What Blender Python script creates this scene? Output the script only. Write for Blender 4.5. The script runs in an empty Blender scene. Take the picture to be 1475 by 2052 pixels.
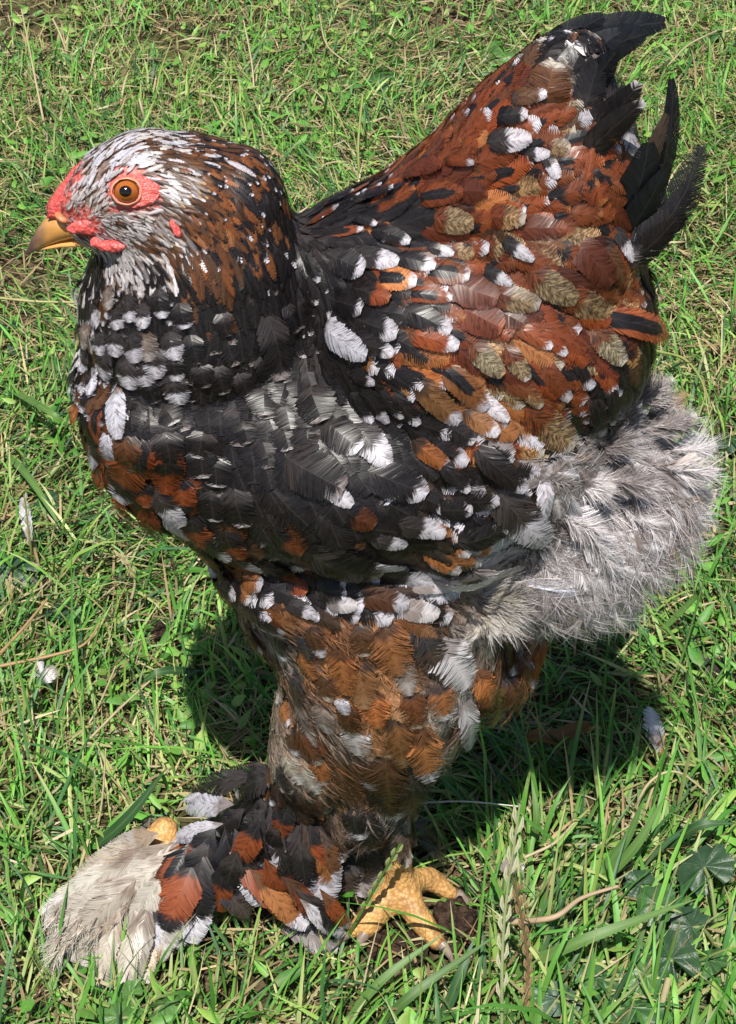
import bpy, bmesh, math, random
import numpy as np
from mathutils import Vector, Matrix
from mathutils.bvhtree import BVHTree
from mathutils.kdtree import KDTree
from mathutils import noise as mnoise
random.seed(7); rng = np.random.default_rng(7)
R = math.radians
scene = bpy.context.scene
COL = scene.collection

# ------------------------------------------------------------------ camera, sky, sun, exposure
CAMP = Vector((0.0, -0.552, 0.662)); PITCH = R(38.0); F = 3829.0
cam_d = bpy.data.cameras.new('camera'); cam = bpy.data.objects.new('camera', cam_d); COL.objects.link(cam)
cam.location = CAMP; cam.rotation_euler = (R(90) - PITCH, 0, 0)
cam_d.sensor_fit = 'VERTICAL'; cam_d.sensor_height = 24.0; cam_d.lens = 24.0 * F / 2052.0
cam_d.clip_start = 0.02; cam_d.clip_end = 400.0
scene.camera = cam
world = bpy.data.worlds.new('World'); scene.world = world; world.use_nodes = True
wn = world.node_tree.nodes; wl = world.node_tree.links
sky = wn.new('ShaderNodeTexSky'); sky.sky_type = 'NISHITA'; sky.sun_disc = False
SUN_DIR = Vector((-0.07, -0.47, 1.0)).normalized()          # towards the sun
sky.sun_elevation = math.asin(SUN_DIR.z); sky.sun_rotation = math.atan2(SUN_DIR.x, SUN_DIR.y)
wl.new(sky.outputs[0], wn['Background'].inputs[0]); wn['Background'].inputs[1].default_value = 0.062
sun_d = bpy.data.lights.new('sun', 'SUN'); sun_d.energy = 5.0; sun_d.angle = R(0.5); sun_d.color = (1.0, 0.955, 0.88)
sun = bpy.data.objects.new('sun', sun_d); COL.objects.link(sun)
sun.rotation_euler = SUN_DIR.to_track_quat('Z', 'Y').to_euler(); sun.location = (0, 0, 3)
vs = scene.view_settings
vs.view_transform = 'Standard'; vs.look = 'None'; vs.gamma = 1.0; vs.use_curve_mapping = False; vs.exposure = 0.55
scene.render.engine = 'CYCLES'
scene.cycles.max_bounces = 6; scene.cycles.transparent_max_bounces = 4

# ------------------------------------------------------------------ helpers
FWD = Vector((0, math.cos(PITCH), -math.sin(PITCH))); UPV = Vector((0, math.sin(PITCH), math.cos(PITCH))); RGT = Vector((1, 0, 0))
def ray(u, v):
    return (RGT * ((u - 737.5) / F) + UPV * ((1026.0 - v) / F) + FWD).normalized()
def at_y(u, v, y):
    d = ray(u, v); return CAMP + d * ((y - CAMP.y) / d.y)
def at_z(u, v, z):
    d = ray(u, v); return CAMP + d * ((z - CAMP.z) / d.z)
def px(p):                                   # metres per photo pixel at p
    return (Vector(p) - CAMP).dot(FWD) / F

def tag(o, label=None, cat=None, group=None, kind=None):
    if label: o['label'] = label
    if cat: o['category'] = cat
    if group: o['group'] = group
    if kind: o['kind'] = kind
    return o
def link(name, me, mat, parent=None):
    o = bpy.data.objects.new(name, me); COL.objects.link(o)
    if mat is not None and not me.materials: me.materials.append(mat)
    if parent is not None: o.parent = parent
    return o
def np_mesh(name, V, Fc, smooth=False):
    """V (n,3) array, Fc (m,k) array or list of tuples"""
    me = bpy.data.meshes.new(name)
    if isinstance(Fc, np.ndarray):
        n, m, k = len(V), len(Fc), Fc.shape[1]
        me.vertices.add(n); me.vertices.foreach_set('co', np.asarray(V, dtype=np.float32).ravel())
        me.loops.add(m * k); me.loops.foreach_set('vertex_index', Fc.astype(np.int32).ravel())
        me.polygons.add(m); me.polygons.foreach_set('loop_start', np.arange(0, m * k, k, dtype=np.int32))
        me.update(calc_edges=True)
    else:
        me.from_pydata([tuple(v) for v in V], [], Fc)
    if smooth: me.polygons.foreach_set('use_smooth', np.ones(len(me.polygons), dtype=bool))
    return me
def set_attr(me, name, typ, arr):
    a = me.attributes.new(name, typ, 'POINT')
    key = 'color' if typ == 'FLOAT_COLOR' else 'vector'
    a.data.foreach_set(key, np.asarray(arr, dtype=np.float32).ravel())
def empty(name, loc):
    o = bpy.data.objects.new(name, None); COL.objects.link(o); o.location = loc; o.empty_display_size = .02
    return o

class NT:
    def __init__(s, name):
        s.m = bpy.data.materials.new(name); s.m.use_nodes = True; s.t = s.m.node_tree; s.n = s.t.nodes
        s.bsdf = s.n['Principled BSDF']; s.out = s.n['Material Output']
    def add(s, typ, **kw):
        nd = s.n.new(typ)
        for k, v in kw.items(): setattr(nd, k, v)
        return nd
    def set(s, sock, val):
        if isinstance(val, bpy.types.NodeSocket): s.t.links.new(val, sock)
        elif val is not None: sock.default_value = val
    def math(s, op, a, b=None, c=None, clamp=False):
        nd = s.add('ShaderNodeMath', operation=op, use_clamp=clamp)
        s.set(nd.inputs[0], a); s.set(nd.inputs[1], b)
        if c is not None: s.set(nd.inputs[2], c)
        return nd.outputs[0]
    def mix(s, f, a, b, blend='MIX'):
        nd = s.add('ShaderNodeMix', data_type='RGBA', blend_type=blend)
        s.set(nd.inputs[0], f); s.set(nd.inputs[6], a); s.set(nd.inputs[7], b); return nd.outputs[2]
    def ramp(s, x, lo, hi):
        nd = s.add('ShaderNodeMapRange', interpolation_type='SMOOTHSTEP')
        s.set(nd.inputs[0], x); s.set(nd.inputs[1], lo); s.set(nd.inputs[2], hi); return nd.outputs[0]
    def attr(s, name):
        return s.add('ShaderNodeAttribute', attribute_name=name)
    def noise(s, vec, scale, detail=2.0, rough=.5):
        nd = s.add('ShaderNodeTexNoise'); s.set(nd.inputs['Vector'], vec); s.set(nd.inputs['Scale'], scale)
        nd.inputs['Detail'].default_value = detail; nd.inputs['Roughness'].default_value = rough; return nd.outputs[0]
    def comb(s, x, y, z):
        nd = s.add('ShaderNodeCombineXYZ'); s.set(nd.inputs[0], x); s.set(nd.inputs[1], y); s.set(nd.inputs[2], z); return nd.outputs[0]
    def bump(s, h, strength, dist):
        nd = s.add('ShaderNodeBump'); s.set(nd.inputs['Height'], h); nd.inputs['Strength'].default_value = strength
        nd.inputs['Distance'].default_value = dist; s.t.links.new(nd.outputs[0], s.bsdf.inputs['Normal']); return nd
    def P(s, **kw):
        names = dict(color='Base Color', rough='Roughness', spec='Specular IOR Level', metal='Metallic', sss='Subsurface Weight',
                     sheen='Sheen Weight', coat='Coat Weight', trans='Transmission Weight')
        for k, v in kw.items(): s.set(s.bsdf.inputs[names[k]], v)
        return s
    def translucent(s, color, w):
        tr = s.add('ShaderNodeBsdfTranslucent'); s.set(tr.inputs[0], color)
        mx = s.add('ShaderNodeMixShader'); s.set(mx.inputs[0], w)
        s.t.links.new(s.bsdf.outputs[0], mx.inputs[1]); s.t.links.new(tr.outputs[0], mx.inputs[2]); s.t.links.new(mx.outputs[0], s.out.inputs[0])

def rgba(c): return (c[0], c[1], c[2], 1.0)
# feather: colours, pattern thresholds and the place along / across the vane come from point attributes
def mat_feather():
    m = NT('feather_vane')
    fa = m.add('ShaderNodeSeparateXYZ'); m.set(fa.inputs[0], m.attr('fa').outputs['Vector'])
    s, t, seed = fa.outputs
    fb_a = m.attr('fb'); fb = m.add('ShaderNodeSeparateColor'); m.set(fb.inputs[0], fb_a.outputs['Color'])
    tB, tC, mot = fb.outputs; ctr = fb_a.outputs['Alpha']
    ab = m.math('ABSOLUTE', s)
    b = m.math('SUBTRACT', t, m.math('MULTIPLY', ab, .22))
    sd = m.math('MULTIPLY', seed, 37.0)
    side = m.math('MULTIPLY', m.math('SIGN', s), 3.1)
    n1 = m.noise(m.comb(m.math('MULTIPLY', b, 34.0), m.math('ADD', m.math('MULTIPLY', s, .9), side), sd), 1.0, 2.0)
    n2 = m.noise(m.comb(m.math('MULTIPLY', t, 2.2), m.math('MULTIPLY', s, 1.1), sd), 1.0, 2.0)
    rag = m.math('ADD', m.math('MULTIPLY', m.math('SUBTRACT', n1, .5), .16), m.math('MULTIPLY', m.math('SUBTRACT', n2, .5), .30))
    tt = m.math('ADD', t, rag)
    tc = m.math('ADD', m.math('ADD', t, m.math('MULTIPLY', m.math('SUBTRACT', n1, .5), .22)), m.math('MULTIPLY', m.math('SUBTRACT', n2, .5), .16))
    m2 = m.ramp(tt, m.math('SUBTRACT', tB, .06), m.math('ADD', tB, .06))
    m3 = m.ramp(tc, m.math('SUBTRACT', tC, .04), m.math('ADD', tC, .05))
    col = m.mix(m2, m.attr('c1').outputs['Color'], m.attr('c2').outputs['Color'])
    # dark centre of laced feathers
    cc = m.math('ADD', m.math('ADD', ab, m.math('MULTIPLY', m.math('SUBTRACT', n2, .5), .8)), m.ramp(tt, .62, .86))
    cmask = m.math('MULTIPLY', m.math('SUBTRACT', 1.0, m.ramp(cc, .42, .58)), ctr)
    col = m.mix(cmask, col, (.012, .010, .012, 1))
    # pepper pattern of the golden partridge tips
    pn = m.noise(m.comb(m.math('MULTIPLY', s, 3.2), m.math('MULTIPLY', b, 24.0), sd), 1.0, 3.0, .75)
    pm = m.math('MULTIPLY', m.math('MULTIPLY', m.ramp(pn, .38, .60), .80), mot, clamp=True)
    col = m.mix(pm, col, (.022, .014, .010, 1))
    col = m.mix(m3, col, m.attr('c3').outputs['Color'])
    # shaft and fine barb tone
    n4 = m.noise(m.comb(m.math('MULTIPLY', b, 14.0), m.math('ADD', m.math('MULTIPLY', s, 2.2), side), m.math('ADD', sd, 5.0)), 1.0, 3.0, .65)
    soft = m.math('ADD', 1.0, mot, clamp=True)
    dk = m.math('MULTIPLY', m.math('MULTIPLY', m.ramp(n4, .50, .66), .72), soft)
    col = m.mix(dk, col, m.mix(1.0, col, (.30, .22, .20, 1), 'MULTIPLY'))
    lt = m.math('MULTIPLY', m.ramp(n4, .46, .30), .45)
    col = m.mix(lt, col, m.mix(.5, m.mix(1.0, col, (1.5, 1.45, 1.4, 1), 'MULTIPLY'), m.mix(.06, col, (.5, .40, .36, 1))))
    shaft = m.math('MULTIPLY', m.math('SUBTRACT', 1.0, m.ramp(ab, .01, .05)), .08)
    fine = m.noise(m.comb(m.math('MULTIPLY', b, 90.0), side, sd), 1.0, 1.0)
    k = m.math('ADD', .48, m.math('MULTIPLY', fine, 1.04))
    kk = m.comb(k, k, k)
    col = m.mix(1.0, col, kk, 'MULTIPLY')
    col = m.mix(shaft, col, m.mix(.5, col, (.35, .27, .2, 1)))
    m.P(color=col, rough=m.math('ADD', .24, m.math('MULTIPLY', n1, .32)), spec=.38)
    m.translucent(col, .12)
    return m.m
M_FEATHER = mat_feather()

def mat_skin():
    m = NT('bird_skin')
    c = m.attr('skin').outputs['Color']
    tc = m.add('ShaderNodeTexCoord').outputs['Object']
    v = m.add('ShaderNodeTexVoronoi'); m.set(v.inputs['Vector'], tc); v.inputs['Scale'].default_value = 560
    n = m.noise(tc, 140, 3)
    col = m.mix(m.ramp(n, .3, .7), m.mix(.35, c, (.12, .03, .02, 1)), c)
    col = m.mix(m.math('MULTIPLY', m.ramp(v.outputs[0], .35, .75), .45), col, m.mix(1.0, col, (.45, .32, .25, 1), 'MULTIPLY'))
    m.P(color=col, rough=.5, spec=.4, sss=.0)
    m.bump(m.math('SUBTRACT', m.math('MULTIPLY', n, .6), v.outputs[0]), .6, .0008)
    return m.m
def mat_simple(name, color, rough=.5, spec=.5, n_scale=None, n_amt=.3, bump=None, dist=.001, coat=0, trans=0, color2=None):
    m = NT(name); c = rgba(color)
    if n_scale:
        tc = m.add('ShaderNodeTexCoord').outputs['Object']; n = m.noise(tc, n_scale, 4, .6)
        c2 = rgba(color2) if color2 else rgba([x * (1 - n_amt) for x in color])
        cc = m.mix(m.ramp(n, .35, .65), c2, c)
        m.P(color=cc)
        if bump: m.bump(n, bump, dist)
    else: cc = c; m.P(color=c)
    m.P(rough=rough, spec=spec)
    if coat: m.P(coat=coat)
    if trans: m.translucent(cc, trans)
    return m.m
M_SKIN = mat_skin()
# ------------------------------------------------------------------ ground
MIDY = 0.036                                              # the hen's plane of symmetry
FA_ROOT, FC = at_z(800, 1640, .062), at_z(800, 1790, .014)

# ------------------------------------------------------------------ the hen's body
hen = empty('hen', (0.0, 0.03, 0.0))
tag(hen, 'speckled black, rust and white bantam hen with feathered feet, standing on the lawn', 'hen')
HB = []                                                   # (centre, radii, rotation about Y)
def ball(u, v, y, ru, rv=None, ry=None, rot=0, z=None):
    c = at_z(u, v, z) if z is not None else at_y(u, v, y)
    k = px(c); rx = ru * k; rv = (rv or ru) * k; ry = ry if ry is not None else ru * k
    th = PITCH + math.atan((v - 1026) / F)
    rz = math.sqrt(max(rv * rv - (ry * math.sin(th)) ** 2, (rv * .55) ** 2)) / math.cos(th)
    HB.append((c, (rx, ry, rz), rot))
def chain(pts, n=5):
    for a, b in zip(pts, pts[1:]):
        for i in range(n):
            t = i / n; ball(*[a[j] + (b[j] - a[j]) * t for j in range(4)])
    ball(*pts[-1][:4])
ball(436, 815, MIDY, 272, 262, .050)
ball(610, 1180, MIDY, 135, 140, .034)
ball(450, 740, MIDY, 262, 200, .047)
ball(345, 750, MIDY - .003, 195, 180, .047)
ball(575, 850, MIDY, 296, 296, .056)
ball(740, 860, MIDY, 330, 325, .060)
ball(930, 800, MIDY, 300, 340, .060)
ball(1010, 640, MIDY, 265, 285, .052)
ball(850, 640, MIDY, 250, 270, .052)
ball(1080, 480, MIDY, 195, 220, .040)
ball(1120, 360, MIDY, 155, 190, .030)
ball(1125, 250, MIDY, 110, 140, .020)
chain([(690, 540, MIDY, 135), (830, 468, MIDY, 128), (950, 385, MIDY, 132), (1050, 262, MIDY, 118), (1120, 165, MIDY, 84), (1150, 130, MIDY, 60)])
ball(700, 880, MIDY - .012, 290, 260, .055)               # folded wing, near side
ball(900, 920, MIDY - .012, 170, 235, .052)
ball(700, 880, MIDY + .012, 290, 260, .055)
ball(1150, 640, MIDY, 150, 230, .044)
ball(1090, 1010, MIDY, 200, 200, .048)                    # fluff
ball(1205, 985, MIDY, 150, 165, .040)
ball(620, 1075, MIDY - .006, 205, 175, .048)
chain([(400, 630, MIDY, 238), (405, 520, MIDY - .002, 200), (372, 430, MIDY - .004, 160)])
ball(300, 392, MIDY - .006, 132, 128, .021)
ball(235, 400, MIDY - .006, 98, 108, .0155)
ball(185, 415, MIDY - .006, 62, 74, .0105)
ball(470, 430, MIDY - .004, 105, 135, .020)
for dy in (0.0,):
    chain([(760, 1120, MIDY - .012, 255), (778, 1265, MIDY - .018, 226), (775, 1400, MIDY - .022, 168), (742, 1500, MIDY - .024, 104), (720, 1610, MIDY - .026, 76)])
chain([(695, 1420, MIDY - .022, 140), (640, 1515, MIDY - .024, 96), (605, 1560, MIDY - .022, 60)])
chain([(700, 1120, MIDY + .02, 225), (705, 1260, MIDY + .03, 160), (685, 1400, MIDY + .028, 92), (650, 1530, MIDY + .02, 60)])
ball(950, 1290, MIDY, 120, 130, .03)
# far leg reaching forward under its feathering
def seg(a, b, ra, rb, n=6, ysq=1.0):
    for i in range(n + 1):
        t = i / n; c = a.lerp(b, t); r = ra + (rb - ra) * t; HB.append((c, (r, r * ysq, r), 0))
seg(at_y(640, 1560, .012), at_z(455, 1690, .028), .0135, .0115)
seg(at_z(455, 1690, .028), at_z(215, 1840, .012), .0125, .008)
seg(at_z(330, 1665, .028), at_z(200, 1790, .010), .007, .004)
seg(at_z(500, 1700, .026), at_z(600, 1800, .016), .010, .006)
# yellow shank and toes
seg(at_y(790, 1600, .010), FC + Vector((0, 0, .012)), .0066, .0066)
TOES = [((905, 1792), (858, 1760), .0050), ((878, 1890), (838, 1838), .0053), ((738, 1868), (765, 1822), .0050), ((705, 1868), (740, 1835), .0044)]
CLAWS = []
for (tu, tv), (mu, mv), r in TOES:
    a = FC + Vector((0, 0, .006)); mid = at_z(mu, mv, .0125); tip = at_z(tu, tv, .0065)
    seg(a, mid, .0074, r * 1.05, 5); seg(mid, tip, r * 1.18, r * .82, 5); CLAWS.append((mid, tip, r))
def unit_sphere(nu=26, nv=16):
    V = []; Fq = []
    for j in range(nv + 1):
        ph = math.pi * (j + .0) / nv
        for i in range(nu):
            th = 2 * math.pi * i / nu; V.append((math.sin(ph + 1e-4) * math.cos(th), math.sin(ph + 1e-4) * math.sin(th), math.cos(ph)))
    for j in range(nv):
        for i in range(nu):
            a = j * nu + i; b = j * nu + (i + 1) % nu; Fq.append((a, a + nu, b + nu, b))
    return np.array(V), np.array(Fq)
US, UF = unit_sphere()
Vs = []; Fs = []; off = 0
for c, r, rot in HB:
    v = US * np.array(r); 
    if rot:
        cr, sr = math.cos(R(rot)), math.sin(R(rot)); x = v[:, 0] * cr - v[:, 2] * sr; z = v[:, 0] * sr + v[:, 2] * cr; v[:, 0] = x; v[:, 2] = z
    Vs.append(v + np.array(c)); Fs.append(UF + off); off += len(US)
me0 = np_mesh('hen_body_raw', np.vstack(Vs), np.vstack(Fs))
tmp = bpy.data.objects.new('tmp', me0); COL.objects.link(tmp)
rm = tmp.modifiers.new('r', 'REMESH'); rm.mode = 'VOXEL'; rm.voxel_size = .0023; rm.adaptivity = 0
sm = tmp.modifiers.new('s', 'SMOOTH'); sm.factor = .5; sm.iterations = 7
dg = bpy.context.evaluated_depsgraph_get()
body_me = bpy.data.meshes.new_from_object(tmp.evaluated_get(dg)); body_me.name = 'body'
bpy.data.objects.remove(tmp); bpy.data.meshes.remove(me0)
body_me.materials.clear()
nv = len(body_me.vertices); BV = np.empty(nv * 3, np.float32); body_me.vertices.foreach_get('co', BV); BV = BV.reshape(-1, 3).astype(float)
BVN = np.empty(nv * 3, np.float32); body_me.vertices.foreach_get('normal', BVN); BVN = BVN.reshape(-1, 3)
polys = [tuple(p.vertices) for p in body_me.polygons]
BVH = BVHTree.FromPolygons([tuple(v) for v in BV], polys)
body_me.polygons.foreach_set('use_smooth', np.ones(len(polys), dtype=bool))
def snap(p):
    l, n, i, d = BVH.find_nearest(p); return l, n
def hit(u, v):
    d = ray(u, v); l, n, i, dist = BVH.ray_cast(CAMP, d)
    if l is not None: return l, n
    best = None
    for k in range(60):                                   # just outside the outline: the nearest point of the surface
        q = CAMP + d * (.5 + .009 * k); l, n, i, ds = BVH.find_nearest(q)
        if best is None or ds < best[0]: best = (ds, l, n)
    return best[1], best[2]

# ------------------------------------------------------------------ feather builder
BLK = (.0115, .0095, .0105); CHR = (.030, .025, .025); BRN = (.085, .036, .016); DRS = (.085, .020, .009); RST = (.175, .043, .014)
ORG = (.28, .105, .036); TAN = (.38, .25, .13); WHT = (.52, .50, .55); CRM = (.39, .35, .295); GRY = (.24, .205, .20); LGR = (.56, .525, .535); UMB = (.05, .032, .024)
TYPES = {   # c1 root, c2 middle, c3 tip, start of c2, start of c3, pepper, dark centre
    'K': (CHR, BLK, BLK, .4, 2, 0, 0), 'KB': (BLK, (.008, .009, .013), (.008, .009, .013), .4, 2, 0, 0), 'KG': (GRY, BLK, BLK, .25, 2, 0, 0), 'KU': (CHR, UMB, UMB, .5, 2, 0, 0), 'KS': (CHR, BLK, GRY, .4, .93, 0, 0), 'KL': (CHR, BLK, LGR, .4, .94, 0, 0),
    'KW': (CHR, BLK, WHT, .3, .80, 0, 0), 'KX': (CHR, BLK, WHT, .3, .88, 0, 0), 'KWW': (CHR, CHR, WHT, .2, .60, 0, 0),
    'RW': (BRN, RST, WHT, .3, .84, 0, 0), 'RKW': (RST, BLK, WHT, .60, .84, 0, 0), 'KRK': (BLK, RST, BLK, .35, .78, 0, 0), 'R': (BRN, RST, RST, .3, 2, 0, 0),
    'D': (DRS, DRS, RST, .5, .97, 0, 0), 'KR': (BLK, RST, ORG, .58, .93, 0, 0), 'RK': (RST, RST, RST, .3, 2, 0, 1), 'RKx': (RST, RST, WHT, .3, .90, 0, 1),
    'OKW': (ORG, ORG, WHT, .3, .84, 0, 1), 'M': (RST, TAN, TAN, .48, .96, 1, 0), 'MW': (RST, TAN, CRM, .55, .88, 1, 0), 'O': (BRN, ORG, ORG, .3, 2, 0, 0),
    'OW': (BRN, ORG, WHT, .3, .80, 0, 0), 'OS': (UMB, ORG, LGR, .35, .86, 0, 0), 'B': (UMB, BRN, BRN, .3, 2, 0, 0), 'BW': (UMB, BRN, WHT, .3, .78, 0, 0), 'BS': (UMB, BRN, CRM, .3, .88, 0, 0),
    'W': (GRY, WHT, WHT, .2, 2, 0, 0), 'WK': (WHT, WHT, BLK, .2, .86, 0, 0), 'WB': (WHT, WHT, BRN, .2, .84, 0, 0), 'C': ((.24, .19, .15), CRM, (.50, .46, .42), .35, .85, -.3, 0), 'CW': ((.30, .22, .15), CRM, (.52, .49, .47), .35, .75, -.3, 0),
    'HB': (BLK, (.17, .060, .020), BLK, .35, .88, 0, 0), 'HW': ((.13, .05, .02), BLK, WHT, .4, .86, 0, 0), 'F': (GRY, (.46, .43, .42), (.09, .05, .035), .3, .84, 0, 0),
    'G': (GRY, GRY, LGR, .2, .9, -1, 0), 'GL': (GRY, GRY, LGR, .2, .6, -1, 0), 'L': (GRY, LGR, LGR, .3, 2, -1, 0), 'GO': (GRY, GRY, TAN, .2, .8, -1, 0), 'TU': (UMB, (.14, .065, .032), (.22, .12, .07), .25, .7, 0, 0), 'TO': (UMB, (.24, .105, .042), (.30, .16, .08), .3, .75, 0, 0), 'TL': ((.10, .07, .055), (.20, .16, .14), (.36, .32, .30), .3, .7, -.5, 0),
}
class FB:
    def __init__(s): s.V = []; s.F = []; s.A = []; s.B = []; s.C1 = []; s.C2 = []; s.C3 = []; s.n = 0
    def add(s, Cp, Np, L, W, typ, nb=10, fray=.25, camber=.18, seed=None, fwd=.28, point=0.0, curlside=0.0, fuzz=.6):
        """one feather: two rows of barbs either side of the shaft along the centre curve Cp (k,3) with normals Np (k,3)"""
        if seed is None: seed = rng.random()
        k = len(Cp); ks = np.linspace(0, 1, k)
        T = np.gradient(Cp, axis=0); T /= np.linalg.norm(T, axis=1)[:, None] + 1e-12
        Bv = np.cross(Np, T); Bv /= np.linalg.norm(Bv, axis=1)[:, None] + 1e-12
        q = np.linspace(0, 1, nb + 1) ** .85
        tr = .97 * q; te = tr + fwd * (1 - tr)
        jit = rng.normal(0, 1, (2, nb + 1)); wob = np.cumsum(rng.normal(0, 1, (2, nb + 1)), axis=1); wob -= wob.mean(axis=1)[:, None]
        V6 = np.empty((2, nb, 6, 2)); 
        x0 = np.clip((te - .50) / .50, 0, 1); prof = np.sqrt(np.clip(1 - x0 ** (2.3 - point), 0.0, 1)) * (1 - point * .35 * te)
        prof *= np.clip(.45 + te * 1.6, 0, 1)
        H = np.empty((2, nb, 6))
        for si, sg in enumerate((-1, 1)):
            w = prof * (W / 2) * (1 + (fray * .10 + .03 * (fuzz > 0)) * jit[si] + fray * .05 * wob[si] / math.sqrt(nb + 1))
            tE = np.maximum.accumulate(te + fray * .05 * wob[si] / math.sqrt(nb + 1) * .35)
            tap = np.clip((fray - .12) * (rng.random(nb) * .9 + .35), 0, .95) if fray > .3 else fray * rng.random(nb) * .35
            big = rng.random(nb) < .05; tap[big] = np.maximum(tap[big], min(.8, .35 + fray))
            e0 = np.stack([tE[:-1], sg * w[:-1]], 1); e1 = np.stack([tE[1:], sg * w[1:]], 1); em = (e0 + e1) / 2
            tap = np.clip(tap + fuzz * np.clip((te[:-1] - .55) / .35, 0, 1) * (.6 + .6 * rng.random(nb)), 0, .96)
            if fuzz == 0: tap = tap * .15
            a0 = np.stack([tr[:-1], np.zeros(nb)], 1); a1 = np.stack([tr[1:], np.zeros(nb)], 1)
            m0 = a0 * .42 + e0 * .58; m1 = a1 * .42 + e1 * .58; mm = (m0 + m1) / 2; tp = tap[:, None]; mt = .45 if fray < .9 else .8
            V6[si, :, 0] = a0; V6[si, :, 1] = a1; V6[si, :, 2] = m0 + (mm - m0) * tp * mt; V6[si, :, 3] = m1 + (mm - m1) * tp * mt
            V6[si, :, 4] = e0 + (em - e0) * tp; V6[si, :, 5] = e1 + (em - e1) * tp
            hj = rng.normal(0, 1, nb) * W * ((.012 if fuzz else .003) + .022 * fray)
            H[si, :, 0:2] = 0; H[si, :, 2:4] = (hj * .4)[:, None]; H[si, :, 4:6] = hj[:, None]
        P2 = V6.reshape(-1, 2); h = H.reshape(-1); t = np.clip(P2[:, 0], 0, 1.03); x = P2[:, 1]
        tcl = np.clip(t, 0, 1)
        out = np.empty((len(t), 3))
        for a in range(3):
            out[:, a] = np.interp(tcl, ks, Cp[:, a]) + np.interp(tcl, ks, Bv[:, a]) * (x + curlside * L * tcl * tcl) + \
                        np.interp(tcl, ks, Np[:, a]) * (h - camber * (x / (W / 2 + 1e-9)) ** 2 * W * .5)
        nn = len(out); idx = np.arange(nn // 6) * 6 + s.n
        # orientation flips per side; two quads per barb
        s.F.append(np.stack([idx, idx + 1, idx + 3, idx + 2], 1)); s.F.append(np.stack([idx + 2, idx + 3, idx + 5, idx + 4], 1))
        s.V.append(out); s.n += nn
        c1, c2, c3, tB, tC, mot, ctr = TYPES[typ] if isinstance(typ, str) else typ
        tB += rng.normal(0, .04); tC += rng.normal(0, .025) if tC < 1 else 0
        g = 1 + rng.normal(0, .13)
        s.A.append(np.stack([x / (W / 2), t, np.full(nn, seed)], 1)); s.B.append(np.tile([tB, tC, mot, ctr], (nn, 1)))
        hue = rng.normal(0, .025) if c2[0] < c2[2] * 2 or c2[0] > .4 else rng.normal(-.02, .09)
        if c2[0] > c2[2] * 3: g *= 1 + rng.normal(-.04, .18)
        for lst, c in ((s.C1, c1), (s.C2, c2), (s.C3, c3)):
            hu, gg = (hue, g) if lst is not s.C3 or c3[2] < .1 else (0, min(g, 1.1)); lst.append(np.tile([c[0] * gg * (1 + hu), c[1] * gg, c[2] * gg * (1 - hu), 1.0], (nn, 1)))
    def hairs(s, p, d, n, L, spread, typ, count=26, w=.00020, lift=.3, body=0.0, curl=.35):
        """loose barbs: thin tapering strands that leave a short shaft at p, fanning about d and curving"""
        d = np.array(d); n = np.array(n); b = np.cross(n, d); K = 4; t = np.linspace(0, 1, K)[None, :, None]
        a = rng.normal(0, spread, count); el = lift * rng.random(count) ** .8 + rng.normal(0, .05, count); cv = rng.normal(0, curl, count) + np.sign(a) * curl * .6
        st = rng.random(count) * body; LL = L * rng.uniform(.45, 1.05, count)
        D = d[None] * np.cos(a)[:, None] + b[None] * np.sin(a)[:, None] + n[None] * el[:, None]; D /= np.linalg.norm(D, axis=1)[:, None]
        S = np.cross(n[None], D); S /= np.linalg.norm(S, axis=1)[:, None] + 1e-9
        P = np.array(p)[None, None] + d[None, None] * (st * L)[:, None, None] + D[:, None] * (LL[:, None, None] * t) + S[:, None] * ((cv * LL)[:, None, None] * t * t * .5) - n[None, None] * ((LL * .22)[:, None, None] * t * t)
        tw = rng.normal(0, .5, count); W_ = S * np.cos(tw)[:, None] + n[None] * np.sin(tw)[:, None]
        wd = w * rng.uniform(.6, 1.4, count)[:, None, None] * (1 - t * .85)
        V = np.stack([P - W_[:, None] * wd, P + W_[:, None] * wd], 2).reshape(-1, 3)
        idx = (np.arange(count) * K * 2)[:, None] + (np.arange(K - 1) * 2)[None]; idx = idx.ravel() + s.n
        s.F.append(np.stack([idx, idx + 1, idx + 3, idx + 2], 1)); nn = len(V); s.V.append(V); s.n += nn
        tv = np.broadcast_to((st[:, None] * .4 + np.linspace(.15, 1, K)[None] * .95)[:, :, None], (count, K, 2)).reshape(-1)
        sv = np.broadcast_to((np.clip(a / (spread * 2 + 1e-6), -1, 1))[:, None, None] * .9 + .08, (count, K, 2)).reshape(-1)
        c1, c2, c3, tB, tC, mot, ctr = TYPES[typ] if isinstance(typ, str) else typ
        s.A.append(np.stack([sv, tv, np.full(nn, rng.random())], 1)); s.B.append(np.tile([tB, tC, mot, 0], (nn, 1)))
        g = np.repeat(1 + rng.normal(0, .16, count), K * 2)[:, None]
        for lst, c in ((s.C1, c1), (s.C2, c2), (s.C3, c3)): lst.append(np.concatenate([np.array(c)[None] * g, np.ones((nn, 1))], 1))
    def build(s, name, parent, kind=None, label=None):
        if not s.V: return None
        me = np_mesh(name, np.vstack(s.V), np.vstack(s.F))
        set_attr(me, 'fa', 'FLOAT_VECTOR', np.vstack(s.A)); set_attr(me, 'fb', 'FLOAT_COLOR', np.vstack(s.B))
        for nme, l in (('c1', s.C1), ('c2', s.C2), ('c3', s.C3)): set_attr(me, nme, 'FLOAT_COLOR', np.vstack(l))
        o = link(name, me, M_FEATHER, parent); o.matrix_parent_inverse = parent.matrix_world.inverted() if False else Matrix.Translation(-parent.location)
        return tag(o, label, None, None, kind)

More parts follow.
